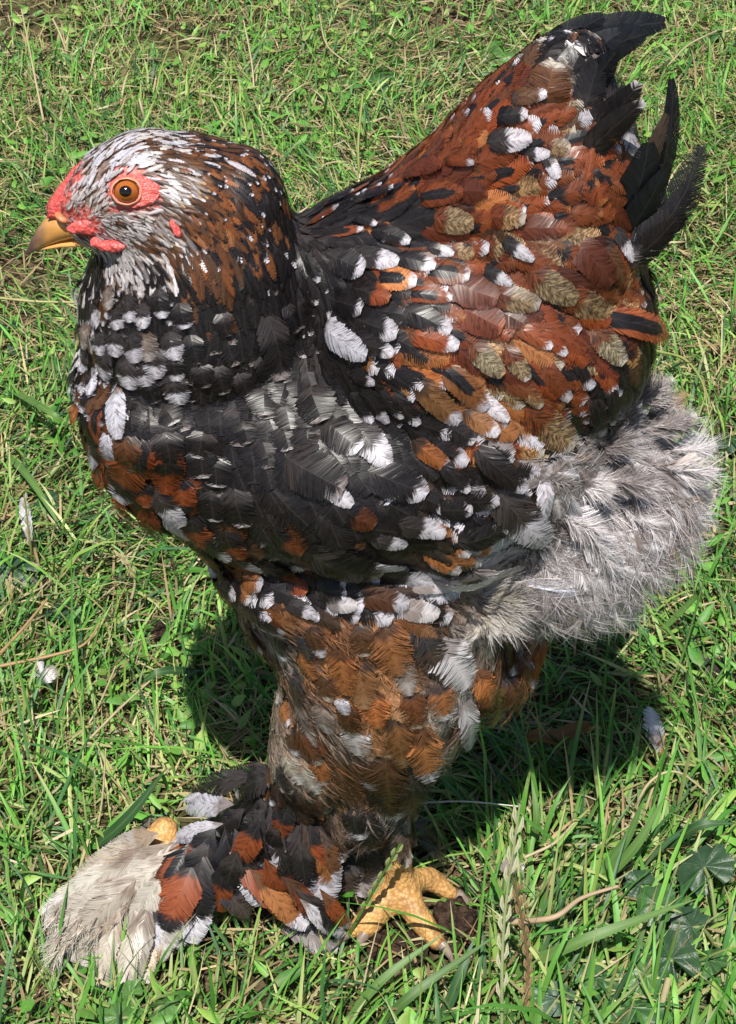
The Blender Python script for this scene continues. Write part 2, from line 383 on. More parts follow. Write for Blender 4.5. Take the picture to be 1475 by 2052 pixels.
def surf_curve(p, d, L, lift, h0, k=6, curl=.3, stiff=0.0):
    """centre curve that starts at p and follows the body in direction d, rising from it like a shingle"""
    l, n = snap(p); C = []; N = []; q = l.copy(); d = (d - n * d.dot(n)).normalized(); nprev = n
    for i in range(k):
        t = i / (k - 1)
        C.append(q + nprev * (h0 + lift * L * (t - curl * t * t))); N.append(nprev.copy())
        if i < k - 1:
            q2, n2 = snap(q + d * (L / (k - 1)))
            nn = (nprev * (.55 + stiff) + n2 * (.45 - min(stiff, .44))).normalized()
            st = q2 - q
            if st.length < .35 * L / (k - 1): q2 = q + d * (L / (k - 1)) * .9
            d2 = (q2 - q).normalized(); d = (d * .4 + d2 * .6).normalized()
            q = q + d * (L / (k - 1)); nprev = nn
    return np.array(C), np.array(N)
# ------------------------------------------------------------------ plumage map: direction, size, kinds by place on the bird
# u, v, direction in degrees (0 right, 90 down), length, width, fray, kinds with weights
ANCH = """
175 300 -60 22 7 .3 W4 F3 WK1 BW1
215 275 -30 24 8 .3 W4 F3 B3
270 262 -8 26 8 .3 W4 F4 B2 BW1
350 262 8 28 9 .3 F2 W2 B6 K1
400 272 20 30 11 .3 F1 W2 HB5 K2
250 320 -25 24 8 .5 W8 F3
190 350 -50 20 7 .5 W7 F3
175 400 -40 17 6 .5 L4 F3
310 310 0 26 9 .4 W3 B5 F2
370 320 12 30 10 .35 B5 HB3 HW2
330 345 15 24 8 .5 W2 B4 F2 K1
440 300 28 38 13 .35 HB5 HW3 B3
500 340 48 42 14 .35 HW3 K4 HB4 B2
545 400 62 48 15 .35 K6 HW2 HB3
590 450 72 60 16 .3 K8 KX2 HW1
360 380 20 28 10 .8 GO3 L2 B4
420 370 30 38 13 .4 HB5 HW2 B3
470 410 45 46 14 .4 HB5 HW3 B2 K2
520 460 60 58 16 .35 K5 HW2 HB3
330 440 40 24 9 .8 GO3 B5 G2
270 450 20 20 6 .7 L3 F4 G3
240 470 10 18 6 .7 F5 L3
300 490 25 24 9 .6 GO2 B4 F2
400 450 45 42 13 .45 HB5 B4 HW1
440 500 60 56 15 .4 HB5 B4 HW1 K1
360 500 65 40 13 .5 B5 HB4 L1
400 560 80 58 17 .45 HB3 K4 B3
190 490 80 26 9 .6 L5 WK3 G2
240 520 80 28 11 .6 L6 F4 W1
300 540 80 34 14 .6 L3 G3 KS3 K3
200 540 95 34 14 .5 K5 L2
170 590 100 44 20 .5 K4 KW3 L3
240 600 92 48 22 .5 K4 KW4 BW1
330 600 85 52 24 .5 K5 KW2 KS3
480 570 72 80 24 .35 K9 KS1
560 540 70 80 22 .3 K9 BW1 KS1
640 560 68 80 20 .35 K4 KL4 KX3
620 640 65 90 30 .35 K5 KL3 KX2
700 560 50 80 34 .3 K6 KL2
170 690 98 60 34 .5 KX4 KW3 L1 K4
250 680 92 64 36 .5 KW3 KS4 K4
340 700 88 66 38 .55 KW3 KS3 K4 KX1
440 680 82 76 42 .4 K6 KS4
540 680 75 90 48 .3 K9 KS1
630 700 62 110 60 .25 K9 KS1
160 780 95 64 40 .4 KW4 BW3 K3
230 780 90 66 42 .4 B3 KW4 O1 KS2
320 780 88 72 46 .4 KS4 K5 KX1
430 790 80 84 54 .4 KS5 K5
540 800 75 100 62 .3 K8 KS2
660 810 60 120 70 .25 K9 KL1
735 850 55 110 64 .3 K7 KW2
190 880 85 68 46 .35 RW2 B2 KW2 K3 KR1
280 880 85 78 52 .35 K6 B2 KR1
380 890 80 88 58 .35 B2 K6 KS1
500 900 72 104 66 .3 K8 KS2
620 920 62 120 74 .25 K9 KS1
700 960 55 116 72 .3 K8 KX1
240 970 75 76 52 .35 KR2 K3 B2 KW2 RW1
330 980 70 92 60 .3 KW1 K4 B2 KR2 RW1
430 990 60 104 66 .3 K6 B2 KS2 
540 1010 52 118 72 .25 K8 B1
650 1060 42 130 80 .22 K9 B1
310 1060 58 86 58 .3 K3 KR2 B3 KW1 O1
420 1090 48 104 62 .3 KR2 B2 K3 KW1 O1
520 1130 38 110 60 .3 B3 K3 KW2 KR1
640 1150 25 120 64 .25 K7 KW2
400 1140 48 90 54 .35 K4 B4 KR1
790 820 30 110 50 .3 KX5 K4 KW2 OKW1
850 900 25 125 56 .3 K2 KW3 KU3 OS2 KRK2
780 960 25 120 56 .3 KU4 K3 KW3
930 930 35 110 48 .3 KX4 KU3 KW2 OS1
860 1000 18 120 50 .3 KX3 KU3 KRK3 OS1 KW2
960 1010 0 110 46 .3 KW4 KRK2 KU3
1020 960 10 110 50 .5 KW5 G3 KU2
1050 900 20 110 50 .5 KW4 G3 KU3
760 1060 15 110 54 .3 KW5 KU4
860 1090 5 110 48 .3 KW4 OS3 KU3
960 1090 -15 100 44 .3 W4 KW5
720 1160 15 100 46 .3 KW6 KU3
820 1180 5 100 44 .35 W3 KWW5
620 1190 18 100 46 .35 KW5 KU4
500 1200 28 90 44 .4 KW4 KU4 OS2
650 430 -12 70 18 .25 K6 KX4 RW2
720 420 -14 80 24 .25 KR3 KX3 K3 R2
700 500 8 84 34 .25 K6 KX3 RKx1
760 470 0 92 38 .25 K4 KX2 RK3
800 380 -20 90 36 .25 KR4 R4 RK2
860 330 -35 90 38 .25 R5 KR2 D3
900 280 -40 86 38 .28 R5 RW2 RK3
960 200 -50 84 38 .28 RW3 R4 RK3
1030 150 -55 86 44 .28 BS3 KX4 KU3
1100 120 -60 90 50 .28 KL5 K4
800 540 8 110 44 .22 KW3 RKx4 K2
880 440 -10 110 46 .22 RK4 D3 R2
900 530 8 120 50 .22 RK4 R4 RKx2
840 610 15 120 50 .22 RKx4 KR3 KW3
770 620 15 110 50 .22 KW4 K5
930 620 20 130 56 .2 D6 R3 RK1
980 450 -5 120 54 .25 R4 M2 D3 B1
1000 540 15 130 56 .2 R5 D3 M1
1000 350 -20 110 50 .28 RK4 R4 RW2
1000 260 -35 96 46 .28 RW4 R3 RK2
1080 270 -25 96 46 .3 BW4 MW2 RK3
1080 360 0 100 50 .3 RK4 KR3 RW3
1080 440 10 120 54 .28 R4 KR3 M1
1100 190 -50 90 46 .28 BS4 KU3 KL3
1170 180 -60 96 50 .28 KS4 KL3 K3
1180 270 -30 100 50 .3 KU4 BS3 R2
1230 210 -40 90 46 .3 KL5 KWW2
1160 360 10 110 50 .35 KR4 RK3 O2
1240 330 30 100 46 .35 O3 KR3 KW2
1240 450 50 100 46 .35 RK3 KR4 O2
1150 500 25 120 54 .25 D4 R4 KR2
1100 560 25 130 56 .22 R4 M2 D3
1200 560 45 110 52 .25 R5 M2 KR2
1270 560 60 100 46 .3 BS2 K4 RKx3
1060 640 30 130 56 .2 R5 D3 MW1
1150 640 45 124 54 .22 R6 M1 RK2
1220 660 55 110 50 .25 M3 R3 K3
1280 650 30 100 46 .3 B3 K5
830 720 20 110 44 .3 OKW4 O3 RK2
780 760 30 100 40 .3 OKW3 K4 KX2
900 760 28 120 50 .28 OKW4 O3
960 700 25 130 56 .22 R6 D2 MW1
1020 760 38 120 54 .25 MW2 R5 RKx2
1100 740 45 120 52 .25 R5 RKx3 RKW1
1180 740 62 110 46 .28 RKx3 K4 KX3
940 830 35 110 48 .3 OW4 O3
1040 850 35 110 50 .3 MW3 KWW3 O2
1120 840 55 110 48 .28 R4 K3 MW1
1190 840 75 100 40 .3 KX6 K4
560 1240 45 96.0 34 .6 KWW2 KU4 TO3
480 1270 62 91.2 32 .6 KU4 TO3 KWW2
540 1330 62 91.2 32 .65 TO4 KU3 TL2
640 1250 60 96.0 36 .7 TO4 TU3 KU3
740 1270 80 108.0 36 .75 TU4 TO4 TU2
850 1280 75 108.0 38 .75 TU3 TU4 TL2
940 1270 55 115.19999999999999 40 .85 TL4 TU3 CW2
1000 1220 40 100 40 .9 CW5 GO3
900 1190 15 90 40 .6 W5 CW3
1040 1300 75 108.0 34 .7 TU6 TO3
980 1360 80 108.0 36 .8 TL4 TU3
1000 1400 100 96.0 32 .8 TL4 TU4
620 1360 70 96.0 34 .7 TO4 TU3 TL2
700 1350 80 108.0 36 .8 TO4 TU4 TU2
800 1380 80 115.19999999999999 38 .8 TO4 TU4 TU3
890 1380 80 108.0 36 .8 TL3 TU4 TU3
600 1430 70 91.2 32 .6 TL4 TO4 BS2
700 1450 85 100.8 34 .7 BS3 TO3 TL3
800 1470 80 108.0 34 .7 TO5 TU3 TL2
880 1460 85 100.8 34 .8 TU3 TL4
620 1500 60 91.2 32 .6 TL3 BS4
720 1530 80 96.0 34 .6 TU6 TO2
800 1550 85 96.0 34 .6 KU4 TU4 TL1
700 1620 80 88.8 32 .7 TU4 KU3 TL2
760 1640 90 84.0 30 .7 KU4 TU3
600 1560 110 70 34 .5 KU6 OS2
520 1600 150 74 36 .5 K6 KW2
440 1640 165 70 34 .5 W3 K4
380 1700 140 76 36 .6 C5 OS3
300 1760 140 80 34 .8 C9
220 1830 130 80 34 .8 C9
160 1850 130 80 34 .8 C9
450 1760 110 80 42 .5 OS3 K4 O2
560 1760 70 80 42 .5 OS3 K4 O2
1090 920 20 90 34 1.0 L6 G3
1150 870 10 90 30 1.0 L4 G5
1250 850 -5 90 30 1.0 G6 GO3
1330 880 0 90 28 1.0 G5 GO3
1120 1000 35 96 34 1.0 G6 L4
1220 980 25 96 32 1.0 G7 L3
1340 960 15 90 30 1.0 L4 GO4
1100 1100 50 96 34 1.0 L5 G5
1200 1100 55 96 34 1.0 L6 G4
1290 1070 45 90 30 1.0 G4 L5
1060 1180 60 96 34 1.0 G5 L4 CW1
1150 1180 70 90 34 1.0 L7 G3
"""
A_pos = []; A_dir = []; A_par = []; A_typ = []
def parse_types(tok):
    out = []
    for w in tok:
        i = len(w)
        while w[i - 1].isdigit(): i -= 1
        out.append((w[:i], float(w[i:])))
    s = sum(x[1] for x in out); return [(a, b / s) for a, b in out]
for ln in ANCH.strip().splitlines():
    tk = ln.split(); u, v, dg_, L, W, fr = map(float, tk[:6]); ty = parse_types(tk[6:])
    p, n = hit(u, v); a = R(dg_); g = RGT * math.cos(a) - UPV * math.sin(a)
    d = (g - n * g.dot(n)); d = d.normalized() if d.length > 1e-4 else g
    k = px(p)
    for mir in (0, 1):
        pp, dd = p.copy(), d.copy()
        if mir:
            if p.z < .10 and False: continue
            pp = Vector((p.x, 2 * MIDY - p.y, p.z)); dd = Vector((d.x, -d.y, d.z)); pp, _ = snap(pp)
        A_pos.append(pp); A_dir.append(dd); A_par.append((L * k, W * k, fr)); A_typ.append(ty)
kd = KDTree(len(A_pos))
for i, p in enumerate(A_pos): kd.insert(p, i)
kd.balance()
def field(p):
    nb = kd.find_n(p, 4); w = [1.0 / (d * d + 1e-6) for _, _, d in nb]; sw = sum(w)
    d = Vector((0, 0, 0)); L = W = fr = 0
    for (co, i, _), wi in zip(nb, w):
        d += A_dir[i] * wi; L += A_par[i][0] * wi; W += A_par[i][1] * wi; fr += A_par[i][2] * wi
    ws = [x ** 1.6 for x in w]; j = random.choices(range(4), ws)[0]; ty = A_typ[nb[j][1]]
    hd = p.z > .315 and p.x < -.04
    r = ((mnoise.noise(p * 62) * .55 + mnoise.noise(p * 140) * .3 + random.gauss(0, .22)) + .5) if not hd else random.random()*.8+.1+mnoise.noise(p * 90)*.35; r = min(.999, max(0, .5 + (r - .5) * 1.15)); t = ty[-1][0]
    for a, b in ty:
        if r < b: t = a; break
        r -= b
    fr = fr / sw; fr = A_par[nb[0][1]][2] if (fr > .85) != (A_par[nb[0][1]][2] > .85) else fr
    if t == 'R': t = random.choice(['R', 'RK', 'KR', 'D', 'R', 'RK', 'O', 'B', 'RKx'])
    if t in ('R', 'RK', 'KR', 'D', 'KX', 'RKx', 'K') and p.z > .2 and p.x > -.02: L *= 1.22; W *= .82
    if hd and p.z > .33: L *= 1.4; W *= .95
    if random.random() < .4: t = {'KW': 'KX', 'KWW': 'KW', 'OW': 'O', 'RW': 'R', 'OKW': 'RK', 'KX': 'K'}.get(t, t)
    return d / sw, L / sw, W / sw, fr, t

# soft thigh plumage: blended ground colours by place
TINT = """
480 1250 .06 .04 .03
540 1250 .30 .27 .26
560 1310 .09 .05 .035
600 1290 .07 .045 .035
510 1320 .22 .10 .05
560 1390 .20 .15 .12
650 1260 .20 .09 .045
640 1330 .26 .12 .05
700 1290 .18 .085 .045
700 1370 .30 .145 .06
760 1270 .27 .125 .055
770 1340 .33 .16 .075
840 1290 .075 .05 .04
850 1350 .10 .065 .05
910 1320 .38 .35 .33
960 1290 .16 .12 .10
1010 1290 .12 .055 .03
1040 1350 .20 .09 .035
950 1400 .16 .08 .04
900 1400 .38 .35 .33
1000 1400 .22 .11 .05
620 1400 .17 .11 .08
650 1440 .24 .19 .16
700 1430 .22 .11 .055
740 1450 .30 .15 .07
720 1490 .26 .19 .15
800 1420 .28 .14 .065
830 1470 .30 .15 .07
880 1450 .26 .21 .18
860 1500 .34 .28 .24
610 1470 .14 .075 .05
600 1510 .22 .18 .15
660 1520 .17 .075 .035
720 1540 .16 .065 .028
790 1530 .08 .05 .045
820 1560 .09 .06 .055
730 1590 .13 .06 .035
700 1640 .10 .07 .055
760 1650 .08 .06 .05
760 1620 .30 .27 .26
680 1600 .16 .10 .06
650 1650 .12 .08 .06
"""
TN = []
for ln in TINT.strip().splitlines():
    g = list(map(float, ln.split())); q, n_ = hit(g[0], g[1]); TN.append((q, g[2:])); TN.append((snap(Vector((q.x, 2 * MIDY - q.y, q.z)))[0], g[2:]))
kt = KDTree(len(TN))
for i, (q, c) in enumerate(TN): kt.insert(q, i)
kt.balance()
def tint(p, amt=1.0):
    q = p + mnoise.noise_vector(p * 170) * .005; nb = kt.find_n(q, 3); w = [1 / (d ** 3 + 1e-7) for _, _, d in nb]; sw = sum(w)
    c = [sum(TN[i][1][k] * wi for (_, i, _), wi in zip(nb, w)) / sw for k in range(3)]
    f = 1.35 * (1 + .35 * mnoise.noise(p * 210) + random.gauss(0, .16)); c = tuple(max(.015, x * f) for x in c)
    dk = tuple(x * .45 for x in c); lt = tuple(min(.55, x * 1.2 + .05) for x in c)
    return (dk, c, lt if random.random() < .6 else c, .25, .80, -.2, 0)
def soft(p, fr): return .5 < fr < .9 and .062 < p.z < .215 and p.x > -.075 and p.x < .075 and not (p.x < -.015 and p.z < .095)

# bare places: face, beak base, eye surround, legs and toes (found as regions round points of the head and foot)
EYE, EYEN = hit(255, 384)
def near(u, v, r):
    p, n = hit(u, v); return (p, r * px(p))
BARE = [near(118, 415, 34), near(135, 380, 30), near(152, 350, 24), near(120, 445, 30), near(165, 335, 14), near(160, 448, 36), near(195, 452, 20), near(255, 384, 42), near(290, 386, 30), near(222, 392, 16), near(210, 478, 14), near(235, 488, 14)]
BARE += [(Vector((c.x, 2 * (MIDY - .006) - c.y, c.z)), r) for c, r in BARE]
TOEP, _ = hit(338, 1648)
BARE.append((TOEP, 42 * px(TOEP)))
def is_leg(p): 
    return p.z < .052 and (p - FC).length < .06 and p.x > FC.x - .028
def bare(p):
    for c, r in BARE:
        if (p - c).length < r: return True
    return is_leg(p)

# skin colours on the body mesh
kdc = np.zeros((nv, 4)); kdc[:] = (.02, .016, .015, 1)
for i in range(nv):
    p = Vector(BV[i])
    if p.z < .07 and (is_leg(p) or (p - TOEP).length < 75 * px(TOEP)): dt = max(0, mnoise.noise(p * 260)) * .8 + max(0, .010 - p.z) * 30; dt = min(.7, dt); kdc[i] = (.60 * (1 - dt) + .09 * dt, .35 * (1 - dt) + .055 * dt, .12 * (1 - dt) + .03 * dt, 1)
    elif p.x < -.05 and p.z > .26:
        m_ = 9
        for c, r in BARE: m_ = min(m_, (p - c).length / r)
        if m_ < 1.0: kdc[i] = (.66, .14, .125, 1)
        elif m_ < 1.5: kdc[i] = (.60, .22, .19, 1)
        else: kdc[i] = (.22, .17, .14, 1)
    elif p.z < .1 and p.x < -.02: kdc[i] = (.10, .075, .055, 1)
set_attr(body_me, 'skin', 'FLOAT_COLOR', kdc)
body = link('body', body_me, M_SKIN, hen); body.matrix_parent_inverse = Matrix.Translation(-hen.location)

# ------------------------------------------------------------------ scattered plumage
tri = np.array([(p[0], p[1], p[2]) for p in polys] + [(p[0], p[2], p[3]) for p in polys if len(p) == 4])
ar = np.linalg.norm(np.cross(BV[tri[:, 1]] - BV[tri[:, 0]], BV[tri[:, 2]] - BV[tri[:, 0]]), axis=1)
NC = 52000
ti = rng.choice(len(tri), NC, p=ar / ar.sum()); r1 = np.sqrt(rng.random(NC)); r2 = rng.random(NC)
cand = BV[tri[ti, 0]] * (1 - r1)[:, None] + BV[tri[ti, 1]] * (r1 * (1 - r2))[:, None] + BV[tri[ti, 2]] * (r1 * r2)[:, None]
headm = (cand[:, 0] < -.03) & (cand[:, 2] > .255)
extra = cand[headm] + rng.normal(0, .001, (headm.sum(), 3)); cand = np.vstack([cand, extra]); rng.shuffle(cand)
grid = {}; GS = .006; picked = []
for c in cand:
    p = Vector(c)
    if bare(p): continue
    d, L, W, fr, t = field(p)
    r = math.sqrt(L * W) * (.33 if fr < .85 else .40)
    gx, gy, gz = int(c[0] // GS), int(c[1] // GS), int(c[2] // GS); rr = int(r // GS) + 1; ok = True
    for ix in range(gx - rr, gx + rr + 1):
        for iy in range(gy - rr, gy + rr + 1):
            for iz in range(gz - rr, gz + rr + 1):
                for q in grid.get((ix, iy, iz), ()):
                    if (q - p).length < r: ok = False; break
                if not ok: break
            if not ok: break
        if not ok: break
    if not ok: continue
    grid.setdefault((gx, gy, gz), []).append(p); picked.append((p, d, L, W, fr, t))
print('picked', len(picked))
# feathers read off the photograph one by one: root u v, tip u v, width, fray, kind (laid on the body surface)
TRACED = """
650 640 754 708 62 .2 W
690 500 803 540 45 .2 KWW
650 505 738 548 60 .25 KW
735 455 826 486 34 .2 KW
700 440 762 458 20 .2 KW
780 520 872 545 40 .2 KW
745 560 838 572 50 .2 OKW
830 545 942 560 54 .15 RKx
800 590 902 602 34 .15 RKx
700 575 790 605 50 .15 KR
650 590 738 630 56 .35 KX
700 630 805 668 60 .2 KW
690 660 800 702 44 .2 KW
790 610 900 665 50 .2 KW
800 660 915 690 46 .2 RW
690 735 762 758 30 .2 KW
850 430 952 445 56 .15 M
870 490 960 512 36 .15 M
840 490 908 512 24 .2 KWW
860 560 1000 600 72 .1 D
900 610 1010 650 76 .1 D
1000 470 1075 518 30 .2 KWW
960 580 1078 612 58 .15 MW
960 530 1032 568 30 .2 KWW
1040 520 1150 590 62 .15 M
1095 560 1208 615 62 .15 M
960 425 1055 458 52 .15 MW
1015 640 1098 692 32 .2 RW
1055 640 1125 705 30 .2 RW
1065 700 1130 788 40 .2 RW
1125 690 1172 768 26 .2 KW
925 670 1008 742 50 .15 M
1005 680 1055 752 40 .2 MW
1025 740 1078 802 34 .2 MW
870 720 976 808 54 .2 OKW
820 740 918 838 54 .25 OW
1025 785 1138 872 80 .2 MW
955 780 1018 830 34 .3 W
905 800 990 868 46 .25 OW
1165 640 1235 720 54 .2 MW
700 930 845 985 74 .25 KW
690 830 775 930 64 .3 KWW
755 1040 895 1062 50 .2 KWW
725 1065 806 1076 38 .2 KWW
715 1115 804 1116 36 .2 W
810 990 905 1005 46 .2 KW
850 1015 945 1010 48 .2 KX
895 990 994 985 54 .2 KX
900 1080 1012 1038 56 .2 KX
940 880 1042 962 54 .25 KX
975 950 1078 1055 84 .3 KWW
925 1132 1038 1104 40 .2 L
850 1152 985 1116 46 .3 L
730 1130 858 1165 58 .25 KWW
800 1172 900 1165 34 .2 GL
700 1180 815 1202 52 .3 BW
785 1208 870 1222 48 .3 GL
860 820 945 882 46 .25 KX
875 900 940 968 34 .25 KX
820 870 905 928 44 .3 OS
730 760 785 832 36 .25 KW
700 750 755 838 36 .25 KW
780 760 842 838 38 .25 KW
755 755 812 824 30 .25 KX
238 765 248 876 50 .25 W
232 850 242 914 38 .25 W
268 885 262 990 88 .3 RKW
305 950 375 1032 62 .35 KWW
340 1030 468 1102 88 .3 RKW
325 1020 385 1062 36 .35 W
445 1085 530 1124 42 .3 KWW
500 1105 605 1165 62 .3 KR
525 610 556 756 76 .2 KS
560 905 692 976 100 .2 KS
600 1085 762 1122 112 .2 KS
665 1005 748 1042 58 .25 KR
535 1035 614 1092 54 .25 KR
635 955 706 1006 40 .25 W
640 840 720 905 70 .25 KX
330 880 340 975 70 .3 KR
290 860 300 945 66 .3 RK
1205 195 1258 320 58 .3 KWW
1205 168 1246 216 22 .2 W
985 240 1062 232 38 .2 KW
965 288 1068 280 48 .25 KWW
1035 305 1105 312 28 .25 KWW
1070 280 1140 302 42 .25 MW
1088 298 1122 356 28 .3 KWW
885 325 960 330 22 .2 RW
1015 205 1100 195 36 .25 BW
1160 240 1185 118 66 .2 KS
1090 225 1112 132 86 .2 BS
1195 215 1268 150 72 .25 KS
1252 310 1286 212 46 .2 KL
1160 395 1178 300 22 .4 R
1218 435 1242 522 32 .2 KWW
1286 535 1298 606 36 .25 KWW
1180 630 1322 664 60 .2 RK
1110 585 1210 640 56 .2 R
1130 470 1210 560 70 .15 D
1180 760 1192 850 34 .2 KW
1205 730 1215 830 30 .2 KX
560 1195 640 1228 34 .3 KWW
500 1215 580 1250 36 .3 KW
600 1215 690 1240 36 .3 KU
640 1200 720 1205 40 .3 GL
190 600 215 652 42 .55 KWW
240 608 252 656 46 .55 KWW
288 600 300 652 42 .55 KWW
150 645 156 692 30 .5 KWW
208 655 216 706 46 .6 KWW
266 655 286 718 54 .6 KWW
308 685 322 748 54 .6 KWW
345 700 360 752 44 .6 KW
180 695 178 742 38 .5 KWW
360 598 376 650 46 .5 KW
440 615 452 666 40 .5 KS
288 715 304 762 52 .6 KWW
400 715 412 764 46 .5 KS
196 735 190 796 40 .4 W
470 735 492 782 44 .5 KS
560 600 580 660 40 .4 KS
480 838 504 884 46 .5 KS
410 850 398 908 62 .4 KL
650 868 636 908 52 .5 KW
330 800 345 850 60 .4 KL
520 760 545 830 70 .4 KS
430 900 440 965 70 .35 KL
620 760 650 850 80 .3 KS
1085 930 1060 1040 40 .6 W
172 560 176 610 34 .6 KWW
225 565 236 618 40 .65 TL
262 580 276 640 44 .65 KWW
320 570 334 630 44 .6 KW
185 640 186 694 40 .65 TL
240 650 246 708 50 .65 KWW
292 655 308 716 52 .65 TL
340 655 358 712 46 .6 KWW
222 690 226 750 50 .65 KWW
262 700 274 768 56 .65 KWW
345 735 364 796 58 .65 KWW
300 745 318 800 50 .6 KS
380 660 398 720 46 .6 KS
160 735 162 790 34 .5 KW
172 800 182 868 36 .45 OW
205 810 214 880 40 .45 RK
190 870 204 930 38 .45 KWW
430 720 446 776 50 .55 KL
510 700 530 752 40 .5 KS
330 850 344 920 66 .4 KS
262 850 280 930 66 .4 BS
1000 420 1060 425 30 .4 RKx
1100 400 1140 470 60 .3 KR
1150 330 1200 400 60 .3 KR
900 380 980 380 50 .3 D
800 360 900 340 40 .3 D
830 400 935 385 46 .3 RK
700 415 800 385 26 .3 KL
640 425 720 400 20 .3 KL
1180 470 1230 560 50 .25 B
578 1488 618 1556 64 .6 CW
600 1500 650 1570 50 .6 CW
560 1520 600 1575 44 .5 KS
205 925 222 990 46 .3 RW
240 985 262 1045 52 .3 RKW
282 935 304 1000 56 .3 KR
360 940 378 1010 62 .3 KRK
300 1000 330 1060 56 .3 RKW
420 960 440 1030 66 .3 KL
380 1010 410 1075 60 .3 KR
265 1030 296 1085 48 .3 KR
345 1075 385 1125 52 .3 OW
400 1065 440 1118 56 .3 KRK
395 1110 440 1155 50 .3 KW
450 1040 490 1100 62 .3 KR
480 1140 535 1175 50 .3 OW
440 1150 490 1190 44 .3 KW
330 880 352 950 58 .3 RK
395 880 410 945 60 .3 KL
225 870 234 925 42 .3 RW
470 960 495 1040 70 .3 KL
560 1150 620 1185 46 .3 KR
620 1160 700 1190 50 .3 KX
560 1330 580 1392 44 .6 BW
600 1345 612 1400 44 .6 KU
575 1395 596 1450 40 .6 OS
640 1440 655 1500 48 .6 B
590 1450 606 1505 42 .6 BW
650 1330 668 1392 50 .65 BS
700 1390 712 1455 54 .65 BS
740 1500 750 1560 50 .6 BW
640 1500 655 1555 46 .6 OS
870 1350 880 1420 60 .65 OS
820 1370 830 1440 54 .65 BS
940 1330 955 1395 56 .65 O
1000 1280 1016 1340 56 .65 BW
560 1260 585 1312 44 .6 KW
610 1255 632 1310 44 .6 KU
720 1235 734 1300 54 .65 BS
500 1250 542 1296 42 .5 BW
500 1228 580 1258 32 .35 W
595 1212 648 1230 34 .35 KW
490 1270 522 1322 44 .6 O
530 1340 570 1412 46 .65 TL
500 1300 527 1364 38 .65 TL
620 1235 656 1302 46 .6 BW
600 1288 642 1348 54 .65 O
680 1270 702 1374 62 .7 O
765 1230 797 1336 84 .7 O
720 1300 737 1402 62 .7 TO
800 1300 816 1378 42 .65 TL
870 1268 917 1354 86 .75 L
830 1240 872 1334 72 .7 KU
685 1385 700 1418 34 .55 W
650 1390 666 1452 52 .65 TL
600 1380 640 1482 52 .65 TL
745 1370 758 1440 62 .7 O
790 1400 806 1512 58 .7 TO
835 1430 850 1532 72 .7 OW
915 1380 916 1474 52 .7 L
965 1360 972 1430 52 .7 TO
600 1425 658 1516 54 .5 BS
690 1470 702 1574 92 .65 B
770 1490 782 1574 84 .65 B
815 1500 826 1594 62 .6 KS
710 1440 726 1494 62 .6 L
705 1600 726 1662 52 .55 KW
760 1550 790 1614 74 .55 KX
680 1500 690 1560 50 .6 KU
730 1610 750 1690 60 .6 KS
1000 1340 1010 1400 60 .7 B
1020 1290 1040 1350 60 .7 B
"""
# loose soft feathers, straight: root u v y, tip u v y, width, fray, kind
LOOSE = """
945 1205 .0 1072 1215 -.012 70 .97 CW
945 1205 .0 1060 1170 -.012 60 .97 CW
945 1205 .0 1045 1262 -.012 64 .97 CW
940 1195 .0 1020 1140 -.010 50 .97 L
930 1200 .0 1000 1275 -.014 50 .95 CW
1088 1265 .02 1066 1382 .015 22 .5 OW
1076 1262 .02 1058 1330 .012 16 .6 O
1098 1262 .02 1082 1340 .015 14 .7 O
1290 860 .03 1392 845 .03 60 1.05 G
1320 905 .03 1432 905 .03 60 1.05 L
1320 935 .02 1436 955 .02 60 1.05 L
1320 960 .03 1430 1012 .03 60 1.05 L
1310 990 .02 1405 1056 .02 60 1.05 GL
1290 1020 .02 1345 1075 .02 60 1.05 G
1230 1070 .02 1312 1112 .02 60 1.05 G
1200 1110 .01 1296 1175 .01 60 1.05 L
1190 1140 .01 1270 1240 .01 60 1.05 L
1160 1140 .00 1225 1252 .00 60 1.05 L
1130 1140 .00 1165 1248 .00 60 1.05 L
1090 1150 .00 1115 1240 .00 60 1.05 GL
1260 810 .03 1345 770 .03 60 1.05 G
1230 800 .04 1290 742 .04 60 1.05 G
1290 840 .04 1370 800 .04 60 1.05 GO
1180 900 .01 1280 880 .0 60 1.05 G
1130 960 .0 1230 990 -.01 64 1.05 L
1110 1020 -.01 1210 1080 -.01 64 1.05 L
1200 960 .0 1310 970 .0 64 1.05 G
1150 1060 -.01 1240 1140 -.01 64 1.05 L
"""
